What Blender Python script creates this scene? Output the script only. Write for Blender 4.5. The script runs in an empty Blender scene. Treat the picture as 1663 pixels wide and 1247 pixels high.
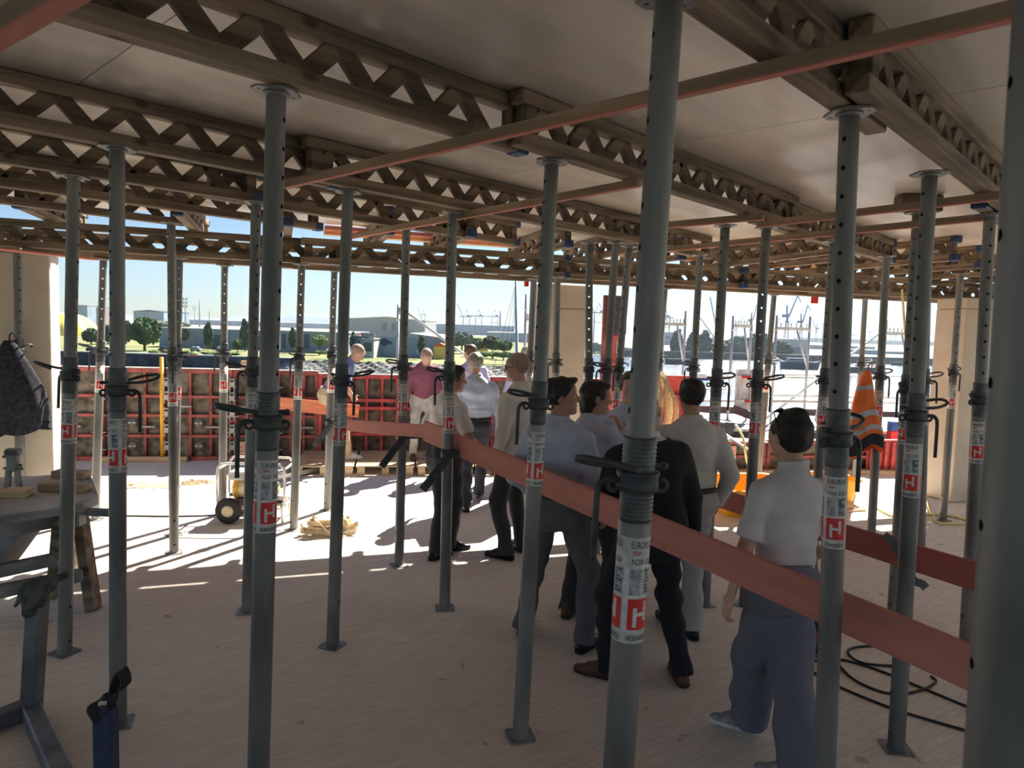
import bpy, bmesh, math, random
import numpy as np
from mathutils import Vector, Matrix
random.seed(7)
SC = bpy.context.scene
COL = SC.collection
PI = math.pi
rad = math.radians

# ------------------------------------------------------------------ camera, sky, sun, exposure
F_PX, W_PX, H_PX = 1140.0, 1663, 1247
CAM_H, PITCH, ROLL = 2.10, rad(4.63), rad(1.8)
cam_d = bpy.data.cameras.new('camera')
cam_d.sensor_width = 36.0
cam_d.lens = 36.0 * F_PX / W_PX
cam_d.dof.use_dof = True
cam_d.dof.focus_distance = 6.0
cam_d.dof.aperture_fstop = 6.2
cam_d.clip_start, cam_d.clip_end = 0.05, 20000
cam = bpy.data.objects.new('camera', cam_d)
COL.objects.link(cam)
_f = np.array([0, math.cos(PITCH), -math.sin(PITCH)])
_u0 = np.cross([1, 0, 0], _f)
_r = np.array([1, 0, 0]) * math.cos(ROLL) + _u0 * math.sin(ROLL)
_u = -np.array([1, 0, 0]) * math.sin(ROLL) + _u0 * math.cos(ROLL)
cam.matrix_world = Matrix(((_r[0], _u[0], -_f[0], 0), (_r[1], _u[1], -_f[1], 0), (_r[2], _u[2], -_f[2], CAM_H), (0, 0, 0, 1)))
SC.camera = cam

SUN_AZ, SUN_EL = rad(27.0), rad(46.0)
SKY_STRENGTH, SUN_POWER = 0.035, 6.6
HAZE = 0.00018
SKY_TINT = (0.84, 1.0, 1.16, 1)
world = bpy.data.worlds.new('world')
SC.world = world
world.use_nodes = True
_nt = world.node_tree
_nt.nodes.clear()
_sky = _nt.nodes.new('ShaderNodeTexSky')
_sky.sky_type = 'NISHITA'
_sky.sun_disc = False
_sky.sun_elevation = SUN_EL
_sky.sun_rotation = SUN_AZ
_sky.air_density, _sky.dust_density, _sky.ozone_density = 1.0, 0.1, 4.0
_bg = _nt.nodes.new('ShaderNodeBackground')
_bg.inputs['Strength'].default_value = SKY_STRENGTH
_wo = _nt.nodes.new('ShaderNodeOutputWorld')
_tint = _nt.nodes.new('ShaderNodeMix')                 # a cooler white balance of the whole sky
_tint.data_type, _tint.blend_type = 'RGBA', 'MULTIPLY'
_tint.inputs[0].default_value = 1.0
_tint.inputs[7].default_value = SKY_TINT
_nt.links.new(_sky.outputs[0], _tint.inputs[6])
_nt.links.new(_tint.outputs[2], _bg.inputs[0])
_nt.links.new(_bg.outputs[0], _wo.inputs[0])
sun_d = bpy.data.lights.new('sun', 'SUN')
sun_d.energy = SUN_POWER
sun_d.color = (1.0, 0.92, 0.81)
sun_d.angle = rad(0.53)
sun = bpy.data.objects.new('sun', sun_d)
COL.objects.link(sun)
sun.location = (20, 40, 45)
_sd = Vector((math.sin(SUN_AZ) * math.cos(SUN_EL), math.cos(SUN_AZ) * math.cos(SUN_EL), math.sin(SUN_EL)))
sun.rotation_euler = _sd.to_track_quat('Z', 'Y').to_euler()
SC.view_settings.view_transform = 'Standard'
SC.view_settings.look = 'None'
SC.view_settings.exposure = 1.45
SC.view_settings.gamma = 1.0
SC.view_settings.use_curve_mapping = False
SC.cycles.max_bounces = 12
SC.cycles.diffuse_bounces = 8
SC.cycles.glossy_bounces = 3
SC.cycles.caustics_reflective = False
SC.cycles.caustics_refractive = False
SC.cycles.sample_clamp_indirect = 6.0

# ------------------------------------------------------------------ where a sight line meets a plane: real positions on the floor, at a height or at a distance
def sight(u, v):
    return _f * F_PX + _r * (u - W_PX / 2) - _u * (v - H_PX / 2)
def G(u, v, z=0.0):
    d = sight(u, v)
    t = (z - CAM_H) / d[2]
    return Vector((d[0] * t, d[1] * t, z))
def D(u, v, y):
    d = sight(u, v)
    t = y / d[1]
    return Vector((d[0] * t, y, CAM_H + d[2] * t))

# ------------------------------------------------------------------ materials (all node-based)
MATS = {}
def mat(name, col, rough=0.7, metal=0.0, var=0.15, scale=6.0, bump=0.0, bscale=None, spec=0.4, col2=None, stretch=(1, 1, 1), rnd=0.0):
    if name in MATS:
        return MATS[name]
    m = bpy.data.materials.new(name)
    m.use_nodes = True
    nt = m.node_tree
    N, L = nt.nodes, nt.links
    b = N['Principled BSDF']
    b.inputs['Roughness'].default_value = rough
    b.inputs['Metallic'].default_value = metal
    b.inputs['Specular IOR Level'].default_value = spec
    tc = N.new('ShaderNodeTexCoord')
    mp = N.new('ShaderNodeMapping')
    mp.inputs['Scale'].default_value = stretch
    L.new(tc.outputs['Object'], mp.inputs[0])
    nz = N.new('ShaderNodeTexNoise')
    nz.inputs['Scale'].default_value = scale
    nz.inputs['Detail'].default_value = 5
    L.new(mp.outputs[0], nz.inputs['Vector'])
    rp = N.new('ShaderNodeValToRGB')
    c2 = col2 or tuple(max(0, c * (1 - 2 * var)) for c in col)
    c1 = col if col2 else tuple(min(1, c * (1 + var)) for c in col)
    rp.color_ramp.elements[0].position = 0.35
    rp.color_ramp.elements[1].position = 0.65
    rp.color_ramp.elements[0].color = (*c2, 1)
    rp.color_ramp.elements[1].color = (*c1, 1)
    L.new(nz.outputs[0], rp.inputs[0])
    out = rp.outputs[0]
    if rnd:
        oi = N.new('ShaderNodeObjectInfo')
        hv = N.new('ShaderNodeHueSaturation')
        mr = N.new('ShaderNodeMapRange')
        mr.inputs['To Min'].default_value = 1 - rnd
        mr.inputs['To Max'].default_value = 1 + rnd
        L.new(oi.outputs['Random'], mr.inputs[0])
        L.new(mr.outputs[0], hv.inputs['Value'])
        L.new(out, hv.inputs['Color'])
        out = hv.outputs[0]
    L.new(out, b.inputs['Base Color'])
    if bump:
        n2 = N.new('ShaderNodeTexNoise')
        n2.inputs['Scale'].default_value = bscale or scale * 6
        n2.inputs['Detail'].default_value = 6
        L.new(mp.outputs[0], n2.inputs['Vector'])
        bp = N.new('ShaderNodeBump')
        bp.inputs['Strength'].default_value = bump
        bp.inputs['Distance'].default_value = 0.01
        L.new(n2.outputs[0], bp.inputs['Height'])
        L.new(bp.outputs[0], b.inputs['Normal'])
    MATS[name] = m
    return m

M_steel = mat('galvanised_steel', (0.27, 0.27, 0.26), 0.5, 0.5, 0.16, 7, 0.08, 60, rnd=0.1)
M_tube = mat('prop_tube_zinc', (0.25, 0.25, 0.24), 0.5, 0.45, 0.2, 5, 0.05, 50, stretch=(1, 1, 0.3), rnd=0.1)
M_iron = mat('dark_cast_iron', (0.085, 0.09, 0.095), 0.55, 0.6, 0.2, 20)
M_thread = mat('greased_thread', (0.14, 0.148, 0.148), 0.5, 0.6, 0.15, 20)
M_wood = mat('weathered_girder_wood', (0.25, 0.19, 0.13), 0.75, 0, 0.3, 5, 0.3, 40, stretch=(0.25, 3, 3), rnd=0.12)
M_woodfresh = mat('fresh_sawn_wood', (0.62, 0.46, 0.28), 0.7, 0, 0.15, 5, 0.2, 40, stretch=(0.25, 3, 3), rnd=0.08)
M_board = mat('grey_brown_board', (0.42, 0.3, 0.2), 0.75, 0, 0.2, 5, 0.2, 40, stretch=(0.25, 3, 3))
M_redwood = mat('red_painted_plank', (0.60, 0.225, 0.175), 0.7, 0, 0.05, 3, 0.1, 30, stretch=(0.5, 5, 5))
M_redwood2 = mat('dark_red_painted_plank', (0.46, 0.14, 0.12), 0.7, 0, 0.05, 3, 0.1, 30, stretch=(0.5, 5, 5))
M_orangewood = mat('orange_red_plank', (0.72, 0.24, 0.13), 0.65, 0, 0.15, 3, 0.2, 30, stretch=(0.4, 4, 4))
M_redpaint = mat('red_frame_paint', (0.50, 0.075, 0.075), 0.5, 0.1, 0.25, 4, 0.1, 40, rnd=0.08)
M_redpaint2 = mat('worn_red_frame_paint', (0.30, 0.075, 0.068), 0.6, 0.1, 0.3, 4, 0.1, 40)
M_redsign = mat('signal_red', (0.72, 0.045, 0.04), 0.5, 0, 0.06)
M_white = mat('white_label', (0.78, 0.78, 0.76), 0.5, 0, 0.1, 30)
M_greylabel = mat('grey_label_print', (0.42, 0.44, 0.46), 0.55, 0, 0.25, 60)
M_black = mat('black_print', (0.02, 0.02, 0.02), 0.5, 0, 0.05)
M_yellow = mat('yellow_paint', (0.85, 0.42, 0.03), 0.5, 0, 0.08)
M_bluecap = mat('blue_end_cap', (0.035, 0.075, 0.17), 0.5, 0, 0.15)
M_formply = mat('stained_formwork_ply', (0.15, 0.13, 0.10), 0.7, 0, 0.35, 7, 0.2, 40)
M_cream = mat('cream_hose', (0.75, 0.68, 0.3), 0.5)
M_sling = mat('beige_sling_webbing', (0.68, 0.55, 0.36), 0.8, 0, 0.15, 40)
M_tub = mat('orange_yellow_plastic', (0.95, 0.45, 0.03), 0.45, 0, 0.06)
M_rubber = mat('black_rubber', (0.03, 0.03, 0.032), 0.7)
M_alu = mat('aluminium', (0.7, 0.7, 0.68), 0.35, 0.7, 0.06)
M_scaf = mat('scaffold_steel', (0.62, 0.64, 0.63), 0.45, 0.4, 0.1)

def knots(m, scale=3.0, dark=(.35, .22, .2)):
    nt = m.node_tree
    N, L = nt.nodes, nt.links
    b = N['Principled BSDF']
    src = b.inputs['Base Color'].links[0].from_socket
    tc = N.new('ShaderNodeTexCoord')
    mp = N.new('ShaderNodeMapping')
    mp.inputs['Scale'].default_value = (1, 1.6, 1.6)
    L.new(tc.outputs['Object'], mp.inputs[0])
    vo = N.new('ShaderNodeTexVoronoi')
    vo.inputs['Scale'].default_value = scale
    L.new(mp.outputs[0], vo.inputs['Vector'])
    rp = N.new('ShaderNodeValToRGB')
    rp.color_ramp.elements[0].position, rp.color_ramp.elements[1].position = .05, .13
    rp.color_ramp.elements[0].color, rp.color_ramp.elements[1].color = (*dark, 1), (1, 1, 1, 1)
    L.new(vo.outputs['Distance'], rp.inputs[0])
    x = N.new('ShaderNodeMix')
    x.data_type, x.blend_type = 'RGBA', 'MULTIPLY'
    x.inputs[0].default_value = .8
    L.new(src, x.inputs[6]); L.new(rp.outputs[0], x.inputs[7])
    L.new(x.outputs[2], b.inputs['Base Color'])
for _m in (M_redwood, M_redwood2, M_wood): knots(_m)

# ------------------------------------------------------------------ mesh building
class MB:
    """collects shapes into one mesh"""
    def __init__(self):
        self.v, self.f, self.m, self.s = [], [], [], []
    def add(self, vs, fs, mi=0, smooth=False):
        o = len(self.v)
        self.v += [tuple(p) for p in vs]
        self.f += [tuple(i + o for i in q) for q in fs]
        self.m += [mi] * len(fs)
        self.s += [smooth] * len(fs)
        return self
    def box(self, c, s, R=None, mi=0, bev=0.0):
        x, y, z = s[0] / 2, s[1] / 2, s[2] / 2
        if bev:
            b = min(bev, x * .9, y * .9, z * .9)
            P = []
            for sz in (-1, 1):
                for (lx, ly, lz) in ((x - b, y - b, z), (x, y - b, z - b), (x - b, y, z - b)):
                    P.append([(sx * lx, sy * ly, sz * lz) for sx, sy in ((-1, -1), (1, -1), (1, 1), (-1, 1))])
            vs = [p for q in P for p in q]
            fs = [(3, 2, 1, 0), (12, 13, 14, 15)]
            # bottom: 0-3 z face, 4-7 x face pts, 8-11 y face pts ; top: 12-15, 16-19, 20-23
            fs += [(4, 7, 19, 16), (5, 17, 18, 6), (8, 20, 21, 9), (11, 10, 22, 23)]
            fs += [(4, 16, 20, 8), (5, 9, 21, 17), (6, 18, 22, 10), (7, 11, 23, 19)]
            for o, fl in ((0, False), (12, True)):
                q = [(o, o + 3, o + 7, o + 4), (o + 1, o + 5, o + 6, o + 2), (o, o + 8, o + 9, o + 1)[::1], (o + 3, o + 2, o + 10, o + 11)]
                q = [(o + 0, o + 4, o + 7, o + 3), (o + 1, o + 2, o + 6, o + 5), (o + 0, o + 1, o + 9, o + 8), (o + 3, o + 11, o + 10, o + 2)]
                t = [(o + 0, o + 8, o + 4), (o + 1, o + 5, o + 9), (o + 2, o + 10, o + 6), (o + 3, o + 7, o + 11)]
                fs += q + t
        else:
            vs = [(sx * x, sy * y, sz * z) for sz in (-1, 1) for sx, sy in ((-1, -1), (1, -1), (1, 1), (-1, 1))]
            fs = [(3, 2, 1, 0), (4, 5, 6, 7), (0, 1, 5, 4), (1, 2, 6, 5), (2, 3, 7, 6), (3, 0, 4, 7)]
        c = Vector(c)
        if R is not None:
            vs = [R @ Vector(p) + c for p in vs]
        else:
            vs = [Vector(p) + c for p in vs]
        return self.add(vs, fs, mi)
    def bar(self, a, b, w, h, mi=0, up=(0, 0, 1), bev=0.0):
        """a box from a to b, w wide and h tall"""
        a, b = Vector(a), Vector(b)
        d = b - a
        x = d.normalized()
        u = Vector(up)
        if abs(x.dot(u)) > .98:
            u = Vector((0, 1, 0))
        y = u.cross(x).normalized()
        z = x.cross(y)
        R = Matrix((x, y, z)).transposed()
        return self.box((a + b) / 2, (d.length, w, h), R, mi, bev)
    def tube(self, pts, r, n=8, mi=0, closed=False, cap=True):
        pts = [Vector(p) for p in pts]
        m = len(pts)
        rs = r if isinstance(r, (list, tuple)) else [r] * m
        T = []
        for i in range(m):
            if closed:
                t = pts[(i + 1) % m] - pts[i - 1]
            else:
                t = pts[min(i + 1, m - 1)] - pts[max(i - 1, 0)]
            T.append(t.normalized() if t.length > 1e-9 else Vector((0, 0, 1)))
        u = Vector((0, 0, 1)) if abs(T[0].z) < .9 else Vector((1, 0, 0))
        nrm = (u - T[0] * u.dot(T[0])).normalized()
        vs = []
        for i in range(m):
            nrm = nrm - T[i] * nrm.dot(T[i])
            nrm = nrm.normalized() if nrm.length > 1e-6 else T[i].orthogonal().normalized()
            bi = T[i].cross(nrm)
            for k in range(n):
                a = 2 * PI * k / n
                vs.append(pts[i] + (nrm * math.cos(a) + bi * math.sin(a)) * rs[i])
        fs = []
        for i in range(m if closed else m - 1):
            j = (i + 1) % m
            for k in range(n):
                l = (k + 1) % n
                fs.append((i * n + k, i * n + l, j * n + l, j * n + k))
        self.add(vs, fs, mi, True)
        if cap and not closed:
            o = len(self.v) - len(vs)
            self.f += [tuple(o + k for k in range(n))[::-1], tuple(o + (m - 1) * n + k for k in range(n))]
            self.m += [mi, mi]
            self.s += [False, False]
        return self
    def lathe(self, prof, n=24, mi=0, c=(0, 0, 0), smooth=True, axis='z'):
        """profile of (r, z)"""
        vs, fs = [], []
        for (r, z) in prof:
            for k in range(n):
                a = 2 * PI * k / n
                p = (r * math.cos(a), r * math.sin(a), z)
                if axis == 'x':
                    p = (p[2], p[0], p[1])
                elif axis == 'y':
                    p = (p[1], p[2], p[0])
                vs.append((p[0] + c[0], p[1] + c[1], p[2] + c[2]))
        for i in range(len(prof) - 1):
            for k in range(n):
                l = (k + 1) % n
                fs.append((i * n + k, i * n + l, (i + 1) * n + l, (i + 1) * n + k))
        self.add(vs, fs, mi, smooth)
        o = len(self.v) - len(vs)
        for i, rev in ((0, True), (len(prof) - 1, False)):
            if prof[i][0] > 1e-6:
                q = tuple(o + i * n + k for k in range(n))
                self.f.append(q[::-1] if rev else q)
                self.m.append(mi)
                self.s.append(False)
        return self
    def prism(self, poly, z0, z1, mi=0, M=None):
        n = len(poly)
        vs = [Vector((p[0], p[1], z0)) for p in poly] + [Vector((p[0], p[1], z1)) for p in poly]
        if M is not None:
            vs = [M @ p for p in vs]
        fs = [tuple(range(n))[::-1], tuple(range(n, 2 * n))]
        fs += [(i, (i + 1) % n, (i + 1) % n + n, i + n) for i in range(n)]
        return self.add(vs, fs, mi)
    def grid(self, fn, nu, nv, mi=0, closed_u=False, smooth=True, flip=False):
        vs = [fn(i / (nu if closed_u else nu - 1), j / (nv - 1)) for j in range(nv) for i in range(nu)]
        fs = []
        for j in range(nv - 1):
            for i in range(nu if closed_u else nu - 1):
                k = (i + 1) % nu
                q = (j * nu + i, j * nu + k, (j + 1) * nu + k, (j + 1) * nu + i)
                fs.append(q[::-1] if flip else q)
        return self.add(vs, fs, mi, smooth)
    def mesh(self, name, mats):
        me = bpy.data.meshes.new(name)
        me.from_pydata(self.v, [], self.f)
        for m in (mats if isinstance(mats, (list, tuple)) else [mats]):
            me.materials.append(m)
        me.polygons.foreach_set('material_index', self.m)
        me.polygons.foreach_set('use_smooth', self.s)
        me.update()
        return me
    def build(self, name, mats, parent=None, loc=(0, 0, 0), rot=(0, 0, 0)):
        return put(name, self.mesh(name, mats), parent, loc, rot)

def put(name, me, parent=None, loc=(0, 0, 0), rot=(0, 0, 0)):
    o = bpy.data.objects.new(name, me)
    COL.objects.link(o)
    o.parent = parent
    o.location = loc
    o.rotation_euler = rot
    return o
def tag(o, label=None, cat=None, group=None, kind=None):
    if label: o['label'] = label
    if cat: o['category'] = cat
    if group: o['group'] = group
    if kind: o['kind'] = kind
    return o
def thing(name, label, cat, loc=(0, 0, 0), rotz=0.0, group=None, rot=None):
    o = bpy.data.objects.new(name, None)
    o.empty_display_size = 0.1
    COL.objects.link(o)
    o.location = loc
    o.rotation_euler = rot if rot is not None else (0, 0, rotz)
    return tag(o, label, cat, group)
def struct(name, mb, mats, parent=None, label=None):
    o = mb.build(name, mats, parent)
    if parent is None:
        o['kind'] = 'structure'
        if label: o['label'] = label
    return o
def smooth_pts(pts, n=6, closed=False):
    """Catmull-Rom through the points"""
    P = [Vector(p) for p in pts]
    out = []
    m = len(P)
    for i in range(m if closed else m - 1):
        p0 = P[i - 1] if (i > 0 or closed) else P[0]
        p1, p2 = P[i], P[(i + 1) % m]
        p3 = P[(i + 2) % m] if (i + 2 < m or closed) else P[-1]
        for k in range(n):
            t = k / n
            out.append(.5 * ((2 * p1) + (p2 - p0) * t + (2 * p0 - 5 * p1 + 4 * p2 - p3) * t * t + (3 * p1 - p0 - 3 * p2 + p3) * t ** 3))
    if not closed:
        out.append(P[-1])
    return out
_fontcache = {}
def text_mesh(s):
    """flat letters as (verts, faces), height about 1, origin left bottom"""
    if s in _fontcache:
        return _fontcache[s]
    cu = bpy.data.curves.new('lettering', 'FONT')
    cu.body = s
    cu.resolution_u = 2
    cu.size = 1.0
    ob = bpy.data.objects.new('lettering', cu)
    COL.objects.link(ob)
    dg = bpy.context.evaluated_depsgraph_get()
    me = bpy.data.meshes.new_from_object(ob.evaluated_get(dg))
    vs = [v.co.copy() for v in me.vertices]
    fs = [tuple(p.vertices) for p in me.polygons]
    bpy.data.objects.remove(ob)
    bpy.data.curves.remove(cu)
    bpy.data.meshes.remove(me)
    xs = [v.x for v in vs]
    ys = [v.y for v in vs]
    x0, y0 = min(xs), min(ys)
    h = max(ys) - y0
    vs = [((v.x - x0) / h, (v.y - y0) / h) for v in vs]
    r = (vs, fs, max(v[0] for v in vs))
    _fontcache[s] = r
    return r
def flat_text(mb, s, M, x0, x1, y0, y1, mi, z=0.0):
    """letters stretched into the rectangle x0..x1, y0..y1 of the frame M"""
    vs, fs, w = text_mesh(s)
    mb.add([M @ Vector((x0 + (x1 - x0) * p[0] / w, y0 + (y1 - y0) * p[1], z)) for p in vs], fs, mi)
# ------------------------------------------------------------------ directions of the building
Z_BEAM, Z_CEIL = 2.905, 3.15
E1 = Vector((.686, .728, 0)).normalized()          # along the main girders
E2 = Vector((-E1.y, E1.x, 0))                      # across them
FN = Vector((-.313, .95, 0)).normalized()          # out of the facade
FD = Vector((FN.y, -FN.x, 0))                      # along the facade, to the right
def rear_y(x): return 8.40 + .33 * x
def front_y(x): return 7.66 + .35 * x
def edge_y(x): return 8.45 + .33 * x               # edge of the deck

def clip_poly(poly, n, c):
    """the part of a 2D polygon with n.p <= c"""
    out = []
    for i in range(len(poly)):
        p, q = poly[i], poly[(i + 1) % len(poly)]
        dp, dq = n[0] * p[0] + n[1] * p[1] - c, n[0] * q[0] + n[1] * q[1] - c
        if dp <= 0: out.append(p)
        if dp * dq < 0:
            t = dp / (dp - dq)
            out.append((p[0] + (q[0] - p[0]) * t, p[1] + (q[1] - p[1]) * t))
    return out

# floor slab: pale raked concrete with a reddish dust
def floor_mat():
    m = bpy.data.materials.new('raked_concrete')
    m.use_nodes = True
    nt = m.node_tree
    N, L = nt.nodes, nt.links
    b = N['Principled BSDF']
    b.inputs['Roughness'].default_value = .9
    b.inputs['Specular IOR Level'].default_value = .2
    tc = N.new('ShaderNodeTexCoord')
    def noise(scale, detail, rot=0, st=(1, 1, 1)):
        mp = N.new('ShaderNodeMapping')
        mp.vector_type = 'TEXTURE'
        mp.inputs['Rotation'].default_value = (0, 0, rot)
        mp.inputs['Scale'].default_value = st
        L.new(tc.outputs['Object'], mp.inputs[0])
        n = N.new('ShaderNodeTexNoise')
        n.inputs['Scale'].default_value = scale
        n.inputs['Detail'].default_value = detail
        L.new(mp.outputs[0], n.inputs['Vector'])
        return n.outputs[0]
    def ramp(src, a, b_, p0=.3, p1=.7):
        r = N.new('ShaderNodeValToRGB')
        r.color_ramp.elements[0].position, r.color_ramp.elements[1].position = p0, p1
        r.color_ramp.elements[0].color, r.color_ramp.elements[1].color = (*a, 1), (*b_, 1)
        L.new(src, r.inputs[0])
        return r.outputs[0]
    def mix(a, b_, fac, mode='MULTIPLY'):
        x = N.new('ShaderNodeMix')
        x.data_type = 'RGBA'
        x.blend_type = mode
        if isinstance(fac, float): x.inputs[0].default_value = fac
        else: L.new(fac, x.inputs[0])
        L.new(a, x.inputs[6]); L.new(b_, x.inputs[7])
        return x.outputs[2]
    base = ramp(noise(.9, 4), (.72, .68, .615), (.82, .785, .72))
    red = ramp(noise(.45, 3), (1, 1, 1), (.86, .66, .60), .50, .68)
    c = mix(base, red, .65)
    rake = noise(5, 3, rad(33), (1, .12, 1))
    c = mix(c, ramp(rake, (.80, .78, .76), (1, 1, 1), .38, .6), .6)
    spot = ramp(noise(7, 2), (.45, .40, .36), (1, 1, 1), .24, .30)
    c = mix(c, spot, .7)
    L.new(c, b.inputs['Base Color'])
    bp = N.new('ShaderNodeBump')
    bp.inputs['Strength'].default_value = .5
    bp.inputs['Distance'].default_value = .012
    L.new(rake, bp.inputs['Height'])
    bp2 = N.new('ShaderNodeBump')
    bp2.inputs['Strength'].default_value = .25
    bp2.inputs['Distance'].default_value = .006
    L.new(noise(45, 5), bp2.inputs['Height'])
    L.new(bp.outputs[0], bp2.inputs['Normal'])
    L.new(bp2.outputs[0], b.inputs['Normal'])
    return m
def wall_y(x): return 11.0 + .176 * x              # back of the red formwork, left part
mb = MB()
mb.prism([(-11, -6), (10, -6), (10, 12.3), (2.0, 11.5), (-11, 9.25)], -.3, 0)
struct('floor', mb, floor_mat(), label='pale raked concrete floor slab with reddish dust')

# ceiling: the deck above, with the shuttering panels of its underside as parts
M_slab = mat('deck_topside', (.5, .47, .42), .9)
def panel_mat():
    m = mat('shuttering_ply_film', (.66, .60, .52), .36, 0, .10, 1.6, .06, 14, .5, stretch=(.35, 2.2, 1))
    return m
M_panel = panel_mat()
region = [(-10.5, -6), (9.5, -6), (9.5, 13), (-10.5, 13)]
n_edge = (-.33, 1.0)
mb = MB()
mb.prism(clip_poly(region, n_edge, 8.45), Z_CEIL + .024, Z_CEIL + .20)
ceiling = struct('ceiling', mb, M_slab, label='deck of grey brown shuttering panels on timber girders')
LINES = {'R': 1.36, 'A': 3.35, 'B': 5.53, 'C': 6.92, 'D': 8.21, 'E': 9.5}
t_of = lambda c: E2.y * c * .985                   # offset across the girders of the line y = c + 1.06 x
t_edges = [-7.2, -5.8, -4.4, -3.0, -1.6, -.45, .92, 2.29, 3.77, 4.75, 5.6, 6.5, 7.9, 9.3, 10.7, 12.1]
s_edges = [3.52 + 2.5 * k for k in range(-5, 5)]
k = 0
for i in range(len(t_edges) - 1):
    for j in range(len(s_edges) - 1):
        g = .0025
        a, b_, c, d = t_edges[i] + g, t_edges[i + 1] - g, s_edges[j] + g, s_edges[j + 1] - g
        poly = [tuple((E1 * s + E2 * t).xy) for s, t in ((c, a), (d, a), (d, b_), (c, b_))]
        poly = clip_poly(clip_poly(clip_poly(clip_poly(poly, n_edge, 8.45), (0, -1), 6), (1, 0), 9.5), (-1, 0), 10.5)
        if len(poly) < 3: continue
        ar = abs(sum(p[0] * q[1] - q[0] * p[1] for p, q in zip(poly, poly[1:] + poly[:1]))) / 2
        if ar < .05: continue
        mb = MB()
        ctr = E1 * (c + d) / 2 + E2 * (a + b_) / 2
        mb.prism([(Vector((p[0] - ctr.x, p[1] - ctr.y, 0)).dot(E1), Vector((p[0] - ctr.x, p[1] - ctr.y, 0)).dot(E2)) for p in poly], Z_CEIL, Z_CEIL + .021)
        o = mb.build('panel', M_panel, ceiling, (ctr.x, ctr.y, 0), (0, 0, math.atan2(E1.y, E1.x)))
        k += 1

# ------------------------------------------------------------------ lattice girders
_mesh = {}
def cached(key, fn):
    if key not in _mesh:
        _mesh[key] = fn()
    return _mesh[key]
PER = .296
def strut_mesh():
    mb = MB()
    mb.bar((0, 0, .045), (PER / 2, 0, .195), .035, .072, bev=.003)
    return mb.mesh('strut', M_wood)
def chord_mesh(L):
    mb = MB()
    mb.box((L / 2, 0, 0), (L, .08, .06), bev=.005)
    return mb.mesh('chord', M_wood)
def cap_mesh():
    mb = MB()
    mb.box((0, 0, 0), (.075, .09, .072), bev=.008)
    return mb.mesh('end_cap', M_bluecap)
def girder(p0, d, L, z, label, group, caps=(1, 1), name='lattice_girder', phase=0.0, post=()):
    t = thing(name, label, 'girder', (p0[0], p0[1], z), math.atan2(d[1], d[0]), group)
    for zz in (.03, .21):
        put('chord', cached(('chord', round(L, 2)), lambda: chord_mesh(round(L, 2))), t, (0, 0, zz))
    x = .06 + phase
    n = 0
    while x + PER < L - .03:
        put('strut', cached('strut', strut_mesh), t, (x, 0, 0))
        put('strut', cached('strut', strut_mesh), t, (x + PER, 0, 0), (0, 0, PI))
        x += PER
        n += 1
    for e, xx in ((0, .025), (1, L - .025)):
        if caps[e]:
            for zz in (.03, .21):
                put('end_cap', cached('cap', cap_mesh), t, (xx, 0, zz))
    def post_mesh():
        mb = MB()
        mb.box((0, 0, .12), (.07, .07, .125), bev=.004)
        return mb.mesh('end_post', M_wood)
    for xx in (.07, L - .07) + tuple(post):
        put('end_post', cached('post', post_mesh), t, (xx, 0, 0))
    return t
def pt(c, y):                                     # on the line y = c + 1.06 x
    return Vector(((y - c) / 1.06, y, 0))
def run(c, y0, y1, off, label, caps, phase=0.0):
    a, b_ = pt(c, y0) + E2 * off, pt(c, y1) + E2 * off
    return girder(a, (b_ - a), (b_ - a).length, Z_BEAM, label, 'main girders under the deck', caps, phase=phase)
run(LINES['R'], -3.2, 2.85, .0, 'lattice girder over the camera at top right above the nearest props', (0, 0))
run(LINES['R'], 2.45, 4.75, -.10, 'lattice girder at right from the boxed joint to the out-of-focus prop', (0, 1))
run(LINES['R'], 4.3, 8.3, .0, 'timber lattice girder at right running away past the far concrete column', (1, 1))
run(LINES['A'], -1.6, 3.36, .0, 'long dark lattice girder from top left with blue cap at the middle prop', (0, 1))
run(LINES['A'], 3.25, 5.5, -.1, 'lattice girder in the middle, from the prop head behind the red batten to the right', (0, 0))
run(LINES['A'], 5.15, 7.6, .0, 'lattice girder with a blue cap, above the orange vest', (0, 1))
run(LINES['B'], -.6, 4.35, .0, 'second lattice girder from the left edge, above the first row of thin props', (0, 1), .1)
run(LINES['B'], 4.15, 6.75, -.1, 'lattice girder ending in blue caps left of the thick foreground prop', (0, 1))
run(LINES['B'], 6.4, 7.75, .0, 'short lattice girder with a square dark end behind the thick foreground prop', (0, 0))
run(LINES['C'], -.2, 5.0, .0, 'third lattice girder from the left edge, just above the leftmost thin prop', (0, 1), .05)
run(LINES['C'], 4.75, 7.0, .1, 'lattice girder ending with a blue cap left of the middle concrete column', (0, 1))
run(LINES['D'], .2, 6.35, .0, 'fourth lattice girder from the left, its blue end hanging before the sky gap', (0, 1), .15)
run(LINES['E'], 1.2, 6.35, .0, 'fifth lattice girder from the left, farthest of those running from the left edge', (0, 0), .02)

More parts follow.
